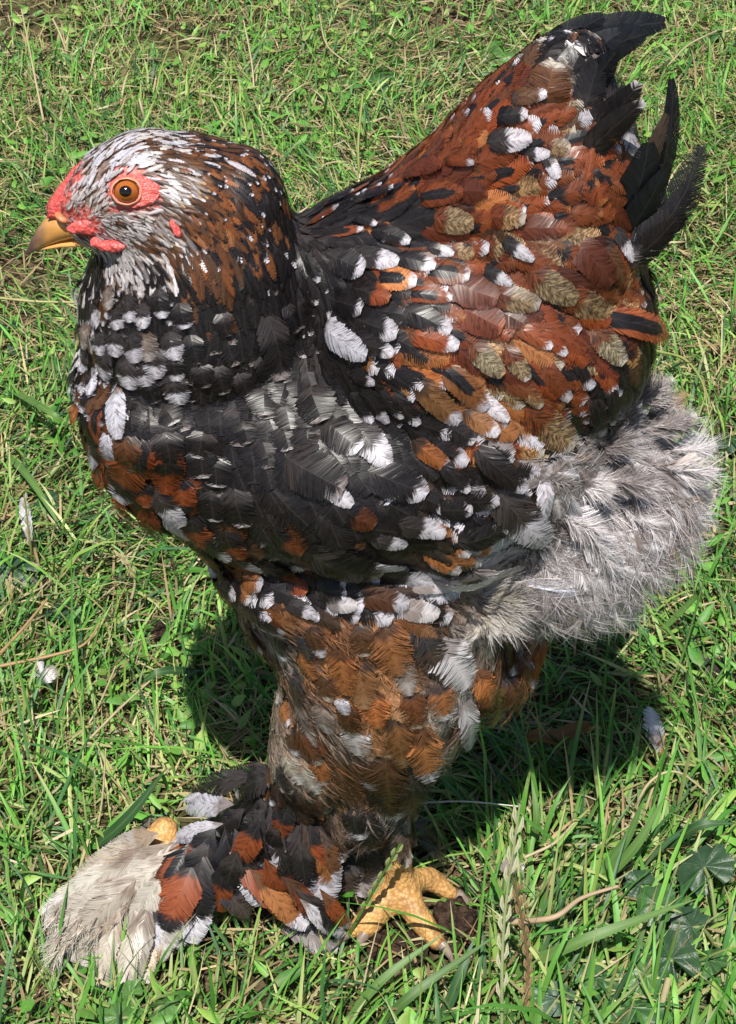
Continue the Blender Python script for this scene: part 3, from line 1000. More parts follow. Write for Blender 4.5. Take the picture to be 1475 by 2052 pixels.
# tail: root u v y, tip u v y, width, sideways bend, kind
TAIL = """
1045 200 .040 1342 44 .058 104 .24 KB
1060 210 .038 1300 66 .052 120 .20 KB
1045 170 .040 1215 30 .050 80 .16 KB
1080 230 .034 1250 60 .040 96 .14 KB
1120 260 .028 1238 100 .026 96 .06 KB
1050 210 .040 1130 48 .044 70 .10 K
1140 280 .020 1283 160 .018 86 -.16 KL
1160 330 .014 1296 200 .012 70 .10 KL
1230 470 .018 1300 280 .010 110 -.08 KB
1240 500 .022 1345 148 .030 66 -.18 KB
1255 500 .020 1340 220 .020 60 .10 KU
1240 520 .014 1408 284 .030 100 -.20 KG
1235 530 .010 1385 360 .022 80 -.15 KG
1230 520 .020 1340 330 .012 90 .05 KB
1230 540 .014 1360 430 .012 70 -.10 KG
"""
FOOT = """
520 1555 .060 375 1600 .040 46 .35 KS
625 1490 .078 575 1560 .068 60 .55 CW
640 1500 .078 612 1578 .066 52 .55 CW
590 1520 .074 520 1572 .064 50 .4 KL
560 1545 .068 470 1590 .056 54 .3 KL
610 1540 .072 560 1620 .060 54 .3 KU
650 1540 .070 640 1630 .056 56 .35 KRK
670 1570 .066 688 1660 .050 56 .4 O
560 1540 .062 440 1570 .050 50 .35 KW
600 1530 .064 520 1560 .058 56 .32 CW
470 1612 .050 372 1618 .044 46 .15 W
450 1598 .049 366 1604 .043 20 .15 W
450 1650 .048 350 1676 .042 26 .2 W
430 1650 .047 352 1682 .041 34 .2 W
560 1580 .058 500 1610 .053 50 .4 KW
600 1570 .058 685 1735 .030 78 .35 OS
590 1590 .056 655 1822 .020 92 .3 KWW
560 1600 .056 600 1780 .026 60 .3 KR
540 1610 .055 592 1760 .030 62 .15 KWW
510 1620 .054 546 1748 .034 60 .2 KW
500 1630 .054 600 1710 .036 54 .2 KR
520 1600 .056 575 1700 .038 54 .2 K
470 1660 .048 525 1818 .022 64 .15 KWW
450 1660 .048 480 1790 .026 60 .2 KR
450 1690 .042 620 1862 .016 56 .25 RW
500 1740 .036 610 1864 .014 44 .3 OW
560 1750 .032 660 1862 .012 40 .3 RW
590 1780 .028 688 1880 .008 34 .3 KW
600 1800 .026 672 1872 .008 30 .3 W
420 1680 .046 400 1796 .028 82 .15 KW
410 1700 .044 395 1850 .020 66 .3 K
400 1700 .043 330 1870 .020 74 .25 KRK
380 1690 .044 300 1830 .024 72 .25 KRK
420 1740 .034 385 1895 .010 60 .3 KWW
410 1760 .032 350 1905 .008 56 .3 KWW
340 1760 .034 300 1915 .010 62 .35 KWW
320 1780 .030 270 1905 .010 60 .45 C
340 1800 .028 325 1925 .008 52 .32 CW
300 1800 .028 255 1990 .004 52 .25 C
290 1820 .026 240 1985 .005 44 .25 C
270 1820 .026 280 1962 .005 42 .35 C
240 1820 .026 195 1985 .004 46 .4 C
230 1810 .026 210 1940 .006 54 .4 C
210 1800 .026 140 1930 .006 52 .4 C
350 1690 .042 180 1800 .020 60 .32 C
360 1700 .042 210 1830 .020 60 .32 C
330 1690 .040 120 1830 .014 58 .32 C
300 1700 .038 75 1835 .010 46 .32 CW
310 1680 .038 150 1760 .018 50 .32 C
320 1670 .040 200 1720 .026 50 .32 CW
280 1750 .034 100 1880 .010 56 .32 C
360 1720 .040 260 1860 .018 60 .32 C
350 1740 .038 230 1870 .014 60 .32 C
300 1740 .036 130 1900 .010 60 .32 C
220 1780 .026 80 1850 .010 46 .32 C
640 1560 .06 560 1585 .056 44 .4 KS
600 1560 .06 545 1640 .052 46 .3 K
620 1570 .06 600 1655 .05 50 .3 KU
640 1575 .06 650 1660 .046 50 .3 OS
580 1600 .058 560 1680 .05 46 .25 KR
530 1620 .054 490 1690 .048 46 .25 K
490 1620 .052 430 1670 .046 40 .25 KX
520 1650 .052 470 1735 .042 50 .25 KRK
560 1660 .05 540 1700 .046 34 .2 KW
620 1650 .048 640 1760 .034 54 .3 KRK
640 1660 .046 672 1770 .030 46 .35 BW
600 1680 .046 622 1800 .026 50 .3 KW
560 1700 .044 584 1800 .026 44 .25 KR
530 1720 .040 560 1830 .020 46 .25 RKW
480 1700 .044 455 1800 .026 50 .25 K
450 1720 .040 440 1830 .020 46 .25 KR
430 1660 .048 380 1740 .038 50 .25 KR
440 1760 .030 500 1840 .018 46 .25 KU
370 1710 .044 330 1790 .032 50 .3 RK
390 1760 .036 360 1840 .022 54 .25 K
640 1780 .028 700 1860 .010 30 .35 RW
300 1830 .022 262 1950 .006 40 .2 C
250 1840 .020 222 1968 .005 36 .2 CW
200 1830 .018 168 1940 .005 40 .2 C
330 1840 .022 318 1930 .007 44 .2 CW
290 1850 .018 290 1975 .004 40 .2 CW
180 1800 .020 118 1900 .006 44 .3 C
600 1640 .050 670 1780 .028 60 .4 OS
640 1600 .05 690 1700 .034 50 .4 OS
"""
FARFOOT = """
640 1700 .030 680 1790 .012 60 .6 KU
700 1690 .034 690 1800 .014 60 .7 KU
760 1700 .030 720 1800 .010 50 .7 G
560 1860 .010 680 1905 .004 50 .7 G
600 1840 .012 640 1910 .004 50 .8 GL
700 1650 .05 660 1740 .025 60 .6 K
740 1660 .045 735 1770 .02 60 .7 KU
830 1680 .035 900 1735 .01 50 .9 KU
820 1650 .04 880 1690 .02 50 .95 KU
"""
small = FB(); fluff = FB(); singles = []
def vis(p, n): return (CAMP - p).dot(n) > 0
Ztr = []
for ln in TRACED.strip().splitlines():
    tk = ln.split(); ru, rv, tu, tv, w, fr = map(float, tk[:6])
    a, na = hit(ru, rv); b, nb_ = hit(tu, tv); Ztr.append((a, b, w, fr, (tk[6], ru > 830 and rv > 840)))
TMID = [a.lerp(b, .6) for a, b, _, fr_t, _ in Ztr if fr_t < .5]
for p, d, L, W, fr, t in picked:
    j = 1 + random.gauss(0, .10); L *= j * 1.12; W *= (1 + random.gauss(0, .10)) * 1.15
    a = random.gauss(0, .13 + .15 * fr)
    l, n = snap(p); d = Matrix.Rotation(a, 3, n) @ d
    front = vis(l, n) or l.z > .30
    lift = (.05 if L < .012 else .095) + .08 * fr + random.random() * .03
    if fr >= .9:
        if p.y < MIDY and min((p - q_).length for q_ in TMID) < .008: continue
        for rep in range(6 if front else 1):
            hd_ = Matrix.Rotation(random.gauss(0, .45), 3, n) @ d
            fluff.hairs(l + n * (.0005 + .0035 * random.random()) + hd_ * random.uniform(-.006, .006) + n.cross(hd_) * random.uniform(-.005, .005), hd_, n, L * (.42 + .3 * random.random()), .38, random.choice([t, t, t, 'GL', 'GO' if l.x < .06 else 'L']), 24, .00010, .18, .9, .25)
        for rep in range(2 if front else 1):
            a2 = random.gauss(0, .4); dd = Matrix.Rotation(a2, 3, n) @ d; LL = L * (1.1 + .5 * random.random())
            C, N = surf_curve(l - dd * LL * .2, dd, LL, (.14 + .2 * random.random()), .0005, stiff=.35, curl=.35)
            N = N + rng.normal(0, .16, 3); N /= np.linalg.norm(N, axis=1)[:, None]
            fluff.add(C, N, LL, W * 1.6, t, nb=36 if front else 14, fray=1.1, camber=.45, fwd=.8, curlside=random.gauss(0, .12))
        continue
    if soft(p, fr):
        t = tint(p)
        for rep in range(2 if front else 0):
            hd_ = Matrix.Rotation(random.gauss(0, .25), 3, n) @ d; b_ = n.cross(d)
            hp = l + n * (.0008 + .0026 * random.random()) + hd_ * random.uniform(-.003, .003) + b_ * random.uniform(-.003, .003)
            small.hairs(hp, hd_, n, L * (.35 + .4 * random.random()), .16, tint(hp), 12, .00015, .12, .3, .22)
        L *= 1.05
        C, N = surf_curve(l - d * L * .3, d, L, .10 + .05 * random.random(), .0004, stiff=.1)
        small.add(C, N, L, W, t, nb=24 if front else 7, fray=.75, camber=.2, fwd=.5); continue
    C, N = surf_curve(l - d * L * .3, d, L, lift, .0004 + random.random() * .0006, stiff=.1)
    nb = 7 if L < .0085 else 12 if L < .013 else 20
    if fr > .45: nb = int(nb * 1.4)
    if not front: nb = max(4, nb // 3)
    elif p.z > .33 : nb = min(nb, 9)
    if L > .0145 and vis(l, n): singles.append((L * W, C, N, L, W, fr, t, l))
    else: small.add(C, N, L, W, t, nb=nb, fray=fr, camber=.16, fwd=.28 if fr < .5 else .7)
singles.sort(key=lambda s: -s[0])
for i, (_, C, N, L, W, fr, t, l) in enumerate(singles):
    if i < 280:
        f = FB(); f.add(C, N, L, W, t, nb=48 if fr < .5 else 56, fray=fr * 1.1 if fr > .5 else fr, camber=.16, fwd=.28 if fr < .5 else .7); f.build('contour_feather', hen)
    else: small.add(C, N, L, W, t, nb=22 if fr < .5 else 30, fray=fr, camber=.16, fwd=.28 if fr < .5 else .7)
for a, b, w, fr, (ty, lowr) in Ztr:
    L = (b - a).length; k = px(a)
    C, N = surf_curve(a, (b - a), L * 1.05, .16, 0, curl=.5)
    C = C + N * (np.clip(np.linspace(0, 3, len(C)), 0, 1) * ((.0028 if not lowr else .0044) + rng.random() * .0006))[:, None]
    f = FB(); f.add(C, N, L, w * k, ty, nb=56, fray=fr, camber=.16); f.build('covert_feather', hen)
def free_feather(a, b, w, ty, fr, nb, name, point=0.0, *, bend=0.0, droop=.10, roll=0.0, camber=.22, fwd=.28, target=None, up=None, fuzz=.6):
    L = (b - a).length; t = np.linspace(0, 1, 8)[:, None]
    d = (b - a).normalized(); up = up or Vector((0, -.35, 1)); n = (up - d * up.dot(d)).normalized(); n = Matrix.Rotation(roll, 3, d) @ n
    s = n.cross(d)
    C = np.array(a) * (1 - t) + np.array(b) * t + np.array(n) * (L * droop * 4 * t * (1 - t)) + np.array(s) * (L * bend * 4 * t * (1 - t) * .5)
    N = np.tile(np.array(n), (8, 1)) + np.array(d) * (droop * 4 * (2 * t - 1))
    N /= np.linalg.norm(N, axis=1)[:, None]
    f = target or FB(); f.add(C, N, L, w * px(a.lerp(b, .6)), ty, nb=nb, fray=fr, camber=camber, fwd=fwd, fuzz=fuzz, point=point)
    if target is None: return f.build(name, hen)
for ln in TAIL.strip().splitlines():
    tk = ln.split(); g = list(map(float, tk[:8]))
    free_feather(at_y(*g[0:3]), at_y(*g[3:6]), g[6] * .95, tk[8], .28 if tk[8] == 'KG' else .06, 80, 'tail_feather', point=.7, fuzz=.4 if tk[8] == 'KG' else 0, bend=g[7], droop=.05, roll=R(random.uniform(-8, 16)), up=Vector((.2, -1, .35)))
for ln in FOOT.strip().splitlines():
    tk = ln.split(); g = list(map(float, tk[:8])); g[2] += .016 * min(1, max(0, (g[0] - 380) / 140)); g[5] += .010 * min(1, max(0, (g[3] - 380) / 200)) * min(1, max(.2, (1900 - g[4]) / 250))
    free_feather(at_z(*g[0:3]), at_z(*g[3:6]), g[6] * 1.05, tk[8], g[7], 56, 'foot_feather', droop=.10, bend=random.gauss(0, .04), roll=random.gauss(0, .12), up=Vector((0, -.6, 1)))
for ln in FARFOOT.strip().splitlines():
    tk = ln.split(); g = list(map(float, tk[:8]))
    free_feather(at_z(*g[0:3]), at_z(*g[3:6]), g[6], tk[8], g[7], 44, 'shank_feather', droop=.10, roll=random.gauss(0, .3))
for ln in LOOSE.strip().splitlines():
    tk = ln.split(); g = list(map(float, tk[:8]))
    for r_ in range(2 if g[7] > .9 else 1):
        free_feather(at_y(*g[0:3]), at_y(g[3] + r_ * 8, g[4] - r_ * 14, g[5]), g[6], tk[8], g[7], 80, 'thigh_feather', droop=.08, roll=random.gauss(0, .2), up=Vector((0, -1, .5)), fwd=.5 if g[7] > .9 else .28)
# silky strands over the cream foot feathers and along the rim of the down
for _ in range(70):
    u = random.uniform(110, 350); v = 1700 + (350 - u) * .5 + random.uniform(-30, 90); q = at_z(u, v, .034 - (350 - u) * .00006); dd = (at_z(u - 55, v + 55 + random.uniform(-10, 40), .012) - q).normalized()
    small.hairs(q, dd, Vector((0, -.4, .9)), .013, .22, 'C', 14, .0002, .2, .3)
for ln in LOOSE.strip().splitlines():
    tk = ln.split(); g = list(map(float, tk[:8]))
    if g[7] > .9:
        a, b = at_y(*g[0:3]), at_y(*g[3:6]); dd = (b - a).normalized(); nn_ = Vector((0, -.8, .6)); nn_ = (nn_ - dd * nn_.dot(dd)).normalized()
        for r_ in range(16): fluff.hairs(a.lerp(b, random.uniform(.0, .5)) + nn_ * random.uniform(0, .006), Matrix.Rotation(random.gauss(0, .25), 3, nn_) @ dd, nn_, (b - a).length * .55, .26, tk[8], 18, .00010, .2, .7, .25)

# ------------------------------------------------------------------ head parts
HMI = Matrix.Translation(-hen.location)
def part(name, me, mat, parent=hen):
    o = link(name, me, mat, parent)
    o.matrix_parent_inverse = HMI if parent is hen else (parent.matrix_world.inverted() if parent.type == 'EMPTY' else Matrix.Identity(4))
    return o
YH = MIDY - .006
def loft(name, secs, mat, y=YH, n=18, flat=1.0, noise_amp=0):
    """secs: (top u v, bottom u v, half width); cross-sections across the hen's plane of symmetry"""
    V = []; Fq = []
    for (tu, tv), (bu, bv), w in secs:
        a = at_y(tu, tv, y); b = at_y(bu, bv, y); c = (a + b) / 2; h = (a - b) / 2
        for i in range(n):
            th = 2 * math.pi * i / n; cy = math.sin(th); cz = math.cos(th)
            p = c + h * cz + Vector((0, w * px(c) * (abs(cy) ** flat) * (1 if cy > 0 else -1), 0))
            if noise_amp: p = p + mnoise.noise_vector(p * 420) * noise_amp
            V.append(p)
    m = len(secs)
    for j in range(m - 1):
        for i in range(n): Fq.append((j * n + i, j * n + (i + 1) % n, (j + 1) * n + (i + 1) % n, (j + 1) * n + i))
    Fq.append(tuple(range(n - 1, -1, -1))); Fq.append(tuple((m - 1) * n + i for i in range(n)))
    me = np_mesh(name, V, Fq, smooth=False); me.polygons.foreach_set('use_smooth', np.ones(len(me.polygons), dtype=bool))
    return me
def mat_beak():
    m = NT('horn'); g = m.add('ShaderNodeTexCoord').outputs['Object']; sx = m.add('ShaderNodeSeparateXYZ'); m.set(sx.inputs[0], g)
    n = m.noise(g, 260, 3)
    x = m.math('ADD', m.math('MULTIPLY', sx.outputs[0], 1.0), m.math('MULTIPLY', m.math('SUBTRACT', n, .5), .004))
    z = sx.outputs[2]
    tp, bs = at_y(58, 480, YH).x, at_y(104, 470, YH).x
    f = m.ramp(x, tp, bs)
    ca, cb, cc_ = at_y(100, 437, YH), at_y(60, 490, YH), at_y(125, 478, YH); sl = (ca.z - cb.z) / (ca.x - cb.x); lo = cc_.z - sl * cc_.x; hi = ca.z - sl * ca.x
    culmen = m.ramp(m.math('SUBTRACT', z, m.math('MULTIPLY', x, sl)), lo + (hi - lo) * .45, lo + (hi - lo) * .85)
    base = m.mix(f, (.34, .21, .13, 1), (.62, .30, .085, 1))
    col = m.mix(m.math('MULTIPLY', culmen, m.math('SUBTRACT', 1.0, m.math('MULTIPLY', f, .8))), base, (.085, .05, .045, 1))
    m.P(color=col, rough=.28, spec=.5, coat=.4); m.bump(n, .15, .0004); return m.m
M_BEAK = mat_beak()
def mat_red(name, c1, c2, sc=1500):
    m = NT(name); tc = m.add('ShaderNodeTexCoord').outputs['Object']
    v = m.add('ShaderNodeTexVoronoi'); m.set(v.inputs['Vector'], tc); v.inputs['Scale'].default_value = sc * .55
    n = m.noise(tc, sc * .4, 4, .65); d = v.outputs[0]
    c = m.mix(m.ramp(n, .35, .65), c2, c1); c = m.mix(m.math('MULTIPLY', m.ramp(d, .25, .0), .45), c, (.75, .32, .28, 1)); c = m.mix(m.math('MULTIPLY', m.ramp(d, .45, .8), .4), c, (.46, .045, .04, 1))
    m.P(color=c, rough=.40, spec=.5); m.bump(m.math('SUBTRACT', m.math('MULTIPLY', n, .6), d), .5, .0008); return m.m
M_RED = mat_red('red_skin', (.66, .13, .12, 1), (.56, .07, .065, 1))
M_PINK = mat_red('eyelid_skin', (.64, .15, .13, 1), (.52, .08, .07, 1), 2200)
up_beak = loft('upper_beak', [((168, 432), (222, 474), 32), ((135, 428), (185, 473), 29), ((105, 430), (150, 476), 24), ((88, 441), (122, 483), 18), ((76, 457), (100, 490), 13), ((66, 474), (83, 497), 9), ((58, 490), (69, 504), 5.5), ((53, 502), (60, 509), 3), ((52, 508), (55, 511), 1)], M_BEAK)
part('upper_beak', up_beak, M_BEAK)
part('lower_beak', loft('lower_beak', [((205, 472), (200, 488), 25), ((160, 474), (150, 490), 21), ((125, 480), (118, 494), 14), ((96, 490), (92, 499), 8), ((80, 497), (79, 502), 3)], M_BEAK), M_BEAK)
comb = loft('comb', [((92, 410), (100, 438), 13), ((100, 398), (120, 440), 19), ((117, 378), (142, 436), 20), ((132, 356), (158, 420), 18), ((146, 338), (172, 398), 15), ((160, 322), (184, 370), 11), ((176, 314), (190, 340), 6)], M_RED, noise_amp=.0011, n=26)
part('comb', comb, M_RED)
# nostril flap, wattle, gape skin, eye : built round points of the head's near side
def face_bristles():
    cols = [(.50, .47, .46), (.35, .30, .28), (.04, .03, .03), (.45, .38, .34)]
    for _ in range(330):
        c, r = random.choice(BARE[:12]); q = c + Vector((random.gauss(0, .6) * r, 0, random.gauss(0, .6) * r)); l, n = snap(q)
        if (l - EYE).length < 36 * px(EYE) or n.y > .2: continue
        d, *_r = field(l); cc = random.choice(cols)
        small.hairs(l + n * .0006, (d - n * d.dot(n)).normalized(), n, .0030, .3, (cc, cc, cc, .3, 2, -1, 0), 4, .00011, .3, .2)
def blob(name, u, v, ru, rv, depth, mat, rot=0, bumps=0, lift=.0, seg_=28, parent=hen):
    c, n = hit(u, v); k = px(c); n = (n * .5 + (CAMP - c).normalized() * .5).normalized()
    ex = (RGT - n * RGT.dot(n)).normalized(); ey = n.cross(ex); a = R(rot)
    e1 = ex * math.cos(a) - ey * math.sin(a); e2 = ex * math.sin(a) + ey * math.cos(a); c = c + n * lift
    bm = bmesh.new(); bmesh.ops.create_uvsphere(bm, u_segments=seg_, v_segments=18, radius=1)
    for vv in bm.verts:
        q = vv.co; p = c + e1 * (q.x * ru * k) + e2 * (q.y * rv * k) + n * (q.z * depth)
        if bumps: p = p + mnoise.noise_vector(p * 500) * bumps
        vv.co = p
    me = bpy.data.meshes.new(name); bm.to_mesh(me); bm.free(); me.polygons.foreach_set('use_smooth', np.ones(len(me.polygons), dtype=bool))
    return part(name, me, mat, parent), c, n, ex, ey, k
blob('nostril_flap', 122, 437, 17, 8, .0022, mat_simple('nostril_skin', (.62, .20, .08), .45, n_scale=500), rot=30, lift=.0012)
blob('wattle', 228, 489, 33, 12, .0024, M_RED, rot=-4, bumps=.0006, lift=.0022)
blob('wattle', 196, 481, 15, 10, .0024, M_RED, rot=-30, bumps=.0006, lift=.0016)
blob('gape_skin', 180, 455, 52, 15, .0013, M_RED, rot=-8, bumps=.0006, lift=.0000)
blob('earlobe', 352, 458, 9, 20, .0018, M_RED, rot=-25, bumps=.0005, lift=.001)
# eye: bare ring of skin, eyelid rim, amber ball, pupil
_, EC, EN, EX, EY, EK = blob('eye_surround', 272, 384, 52, 33, .0010, M_PINK, rot=0, bumps=.0007, lift=.0002, seg_=40)
def ringmesh(name, rads, depths, cu, cv, sx=1.0, sy=1.0, n=40, wob=0.0):
    c0, n0 = hit(cu, cv); c0 = c0 + EN * .0012; V = []; Fq = []
    for r, dp in zip(rads, depths):
        for i in range(n):
            th = 2 * math.pi * i / n; rr = r * (1 + wob * mnoise.noise(Vector((math.cos(th) * 3, math.sin(th) * 3, r))))
            V.append(c0 + EX * (math.cos(th) * rr * EK * sx) + EY * (math.sin(th) * rr * EK * sy) + EN * dp)
    for j in range(len(rads) - 1):
        for i in range(n): Fq.append((j * n + i, j * n + (i + 1) % n, (j + 1) * n + (i + 1) % n, (j + 1) * n + i))
    if rads[-1] < 2: Fq.append(tuple((len(rads) - 1) * n + i for i in range(n)))
    return np_mesh(name, V, Fq, smooth=True), c0
rim, C0 = ringmesh('eyelid', [30.3, 29.2, 28.2, 27, 25.5, 26.5], [.0000, .0009, .0010, .0013, .0010, -.0006], 255, 384, 1.08, .95, wob=.05)
part('eyelid', rim, mat_simple('eyelid_rim', (.60, .30, .17), .4, .5, 600, .3, color2=(.58, .20, .13)))
eyeball_r = 27
iris_me, _ = ringmesh('eye', [26.3, 24, 20.5, 15.5, 11, 9.5, 5, .5], [-.0004, .0007, .0017, .0026, .0032, .0033, .0036, .0037], 255, 384, 1.04, .93)
def mat_eye():
    m = NT('amber_eye'); a = m.attr('er').outputs['Vector']; sx = m.add('ShaderNodeSeparateXYZ'); m.set(sx.inputs[0], a); r = sx.outputs[0]
    n = m.noise(a, 9, 3)
    iris = m.mix(m.ramp(r, .40, .62), (.30, .075, .012, 1), (.40, .115, .014, 1))
    iris = m.mix(m.math('MULTIPLY', m.ramp(n, .35, .6), .6), iris, (.24, .065, .01, 1))
    iris = m.mix(m.ramp(r, .80, .93), iris, (.10, .03, .01, 1))
    col = m.mix(m.ramp(r, .46, .50), (.004, .003, .003, 1), iris)
    m.P(color=col, rough=.08, spec=.4, coat=.6); m.bsdf.inputs['Coat Roughness'].default_value = .05; return m.m
E = np.array([v.co for v in iris_me.vertices]); er = np.zeros((len(E), 3)); rr_ = np.repeat([1.0, .93, .80, .62, .44, .37, .2, .02], 40); th_ = np.tile(np.linspace(0, 2 * math.pi, 40, endpoint=False), 8)
er[:, 0] = rr_; er[:, 1] = np.cos(th_); er[:, 2] = np.sin(th_); set_attr(iris_me, 'er', 'FLOAT_VECTOR', er)
part('eye', iris_me, mat_eye())
# claws
M_CLAW = mat_simple('claw_horn', (.26, .20, .165), .35, .5, 300, .3)
for mid, tip, r in CLAWS:
    d = (tip - mid).normalized(); s = d.cross(Vector((0, 0, 1))).normalized(); u_ = s.cross(d); V = []; Fq = []; n = 10
    for j in range(6):
        t = j / 5; c = tip + d * (t * .0105 + .0012) + u_ * (.0006 + .0016 * (1 - (2 * t - .6) ** 2)); rr = .0030 * (1 - t) ** .8 + .0003
        for i in range(n): V.append(c + s * (math.cos(2 * math.pi * i / n) * rr * .8) + u_ * (math.sin(2 * math.pi * i / n) * rr))
    for j in range(5):
        for i in range(n): Fq.append((j * n + i, j * n + (i + 1) % n, (j + 1) * n + (i + 1) % n, (j + 1) * n + i))
    part('claw', np_mesh('claw', V, Fq, True), M_CLAW)

face_bristles()
small.build('small_plumage', hen, 'stuff'); fluff.build('down', hen, 'stuff')
# ------------------------------------------------------------------ ground and lawn
def mat_soil():
    m = NT('soil'); tc = m.add('ShaderNodeTexCoord').outputs['Object']
    n1 = m.noise(tc, 9, 5, .6); n2 = m.noise(tc, 160, 4, .65); n3 = m.noise(tc, 1.2, 3)
    c = m.mix(m.ramp(n2, .35, .65), (.030, .020, .013, 1), (.13, .090, .055, 1))
    c = m.mix(m.math('MULTIPLY', m.ramp(n1, .42, .6), .6), c, (.050, .060, .018, 1))
    m.P(color=c, rough=.95, spec=.1); m.bump(m.math('ADD', n2, n1), .8, .006); return m.m
gx = np.concatenate([-np.geomspace(60, .75, 14), np.linspace(-.7, .7, 71), np.geomspace(.75, 60, 14)])
gy = np.concatenate([-np.geomspace(60, .75, 14), np.linspace(-.7, 1.8, 101), np.geomspace(1.9, 80, 14)])
GX, GY = np.meshgrid(gx, gy); GZ = np.array([[(-.003 + .004 * mnoise.noise(Vector((x * 9, y * 9, 0))) if abs(x) < 3 and abs(y) < 3 else -.003) for x in gx] for y in gy])
nx, ny = len(gx), len(gy); ii, jj = np.meshgrid(np.arange(nx - 1), np.arange(ny - 1)); b0 = (jj * nx + ii).ravel()
ground = link('ground', np_mesh('ground', np.stack([GX.ravel(), GY.ravel(), GZ.ravel()], 1), np.stack([b0, b0 + 1, b0 + 1 + nx, b0 + nx], 1), True), mat_soil())
tag(ground, kind='structure')

def mat_blade():
    m = NT('grass_blade'); ga = m.add('ShaderNodeSeparateXYZ'); m.set(ga.inputs[0], m.attr('ga').outputs['Vector'])
    s, t, sd = ga.outputs; c = m.attr('gc').outputs['Color']
    n = m.noise(m.comb(m.math('MULTIPLY', s, 3.0), m.math('MULTIPLY', t, 5.0), m.math('MULTIPLY', sd, 50)), 1.0, 2)
    k = m.math('ADD', .72, m.math('MULTIPLY', n, .56)); c = m.mix(1.0, c, m.comb(k, k, k), 'MULTIPLY')
    rib = m.math('SUBTRACT', 1.0, m.ramp(m.math('ABSOLUTE', s), .05, .22)); c = m.mix(m.math('MULTIPLY', rib, .25), c, (.22, .27, .10, 1))
    m.P(color=c, rough=m.math('ADD', .38, m.math('MULTIPLY', n, .25)), spec=.45); m.translucent(c, .30); return m.m
M_BLADE = mat_blade()
GREENS = np.array([(.068, .225, .030), (.105, .310, .040), (.160, .380, .055), (.042, .155, .036), (.250, .400, .080), (.034, .110, .042), (.36, .42, .15)])
STRAW = np.array([(.46, .36, .19), (.38, .27, .14), (.52, .44, .27), (.26, .17, .09), (.34, .33, .12)])
def blades(x, y, z, phi, L, W, lean, curve, col, tipcol=None, K=4, twist=None, fold=.25, cols=(-1, 0, 1)):
    n = len(x); q_ = len(cols); V = np.empty((n, K + 1, q_, 3)); A = np.empty((n, K + 1, q_, 3)); Cc = np.ones((n, K + 1, q_, 4))
    c = np.stack([x, y, z], 1); cp, sp = np.cos(phi), np.sin(phi); side = np.stack([-sp, cp, np.zeros(n)], 1)
    tw = rng.normal(0, .5, n) if twist is None else twist; sd = rng.random(n)
    for j in range(K + 1):
        t = j / K; th = lean + curve * t
        d = np.stack([np.sin(th) * cp, np.sin(th) * sp, np.cos(th)], 1)
        nrm = np.cross(d, side); a = tw * (.4 + t); s2 = side * np.cos(a)[:, None] + nrm * np.sin(a)[:, None]; n2 = np.cross(s2, d)
        w = W * (.55 + .45 * min(1, t * 3)) * (1 - max(0, (t - .35) / .65) ** 1.8) * .5 + .00005
        for q, s in enumerate(cols):
            V[:, j, q] = c + s2 * (s * w)[:, None] + n2 * (abs(s) * w * fold)[:, None]
            A[:, j, q, 0] = s; A[:, j, q, 1] = t; A[:, j, q, 2] = sd
            base = col * (1 - .0 * t); pale = np.array((.24, .26, .12)); f = max(0, .35 - t) * 1.4
            cc = base * (1 - f) + pale * f
            if tipcol is not None: g = np.clip((t - .55) * 2.2, 0, 1); cc = cc * (1 - g * tipcol[:, 3:4]) + tipcol[:, :3] * g * tipcol[:, 3:4]
            Cc[:, j, q, :3] = cc
        c = c + d * (L / K)[:, None]
        low = c[:, 2] < .0015; c[low, 2] = .0015 + rng.random(low.sum()) * .002
    idx = (np.arange(n) * (K + 1) * q_)[:, None, None] + (np.arange(K) * q_)[None, :, None] + np.arange(q_ - 1)[None, None, :]
    idx = idx.ravel(); Fq = np.stack([idx, idx + 1, idx + 1 + q_, idx + q_], 1)
    return V.reshape(-1, 3), Fq, A.reshape(-1, 3), Cc.reshape(-1, 4)
def blade_object(name, packs, parent=None, mat=None):
    off = 0; Vl, Fl, Al, Cl = [], [], [], []
    for V, Fq, A, C in packs: Vl.append(V); Fl.append(Fq + off); Al.append(A); Cl.append(C); off += len(V)
    me = np_mesh(name, np.vstack(Vl), np.vstack(Fl), True); set_attr(me, 'ga', 'FLOAT_VECTOR', np.vstack(Al)); set_attr(me, 'gc', 'FLOAT_COLOR', np.vstack(Cl))
    return link(name, me, mat or M_BLADE, parent)
def fieldn(x, y, f, o): return np.array([mnoise.noise(Vector((a * f, b * f, o))) for a, b in zip(x, y)])
def proj(x, y, z=0):
    dx, dy, dz = x - CAMP.x, y - CAMP.y, z - CAMP.z; dep = dy * FWD.y + dz * FWD.z
    return 737.5 + F * dx / dep, 1026 - F * (dy * UPV.y + dz * UPV.z) / dep
N = 168000
x = rng.uniform(-.62, .62, N); y = rng.uniform(-.30, 1.45, N)
U, Vv = proj(x, y); inview = (U > -160) & (U < 1640) & (Vv > -160) & (Vv < 2300)
keep = inview | (rng.random(N) < .35); x, y, U, Vv = x[keep], y[keep], U[keep], Vv[keep]; N = len(x)
dn = fieldn(x, y, 11, 0); cn = fieldn(x, y, 5, 7); an = fieldn(x, y, 4, 3)
far = np.clip((y - .15) / .8, 0, 1)
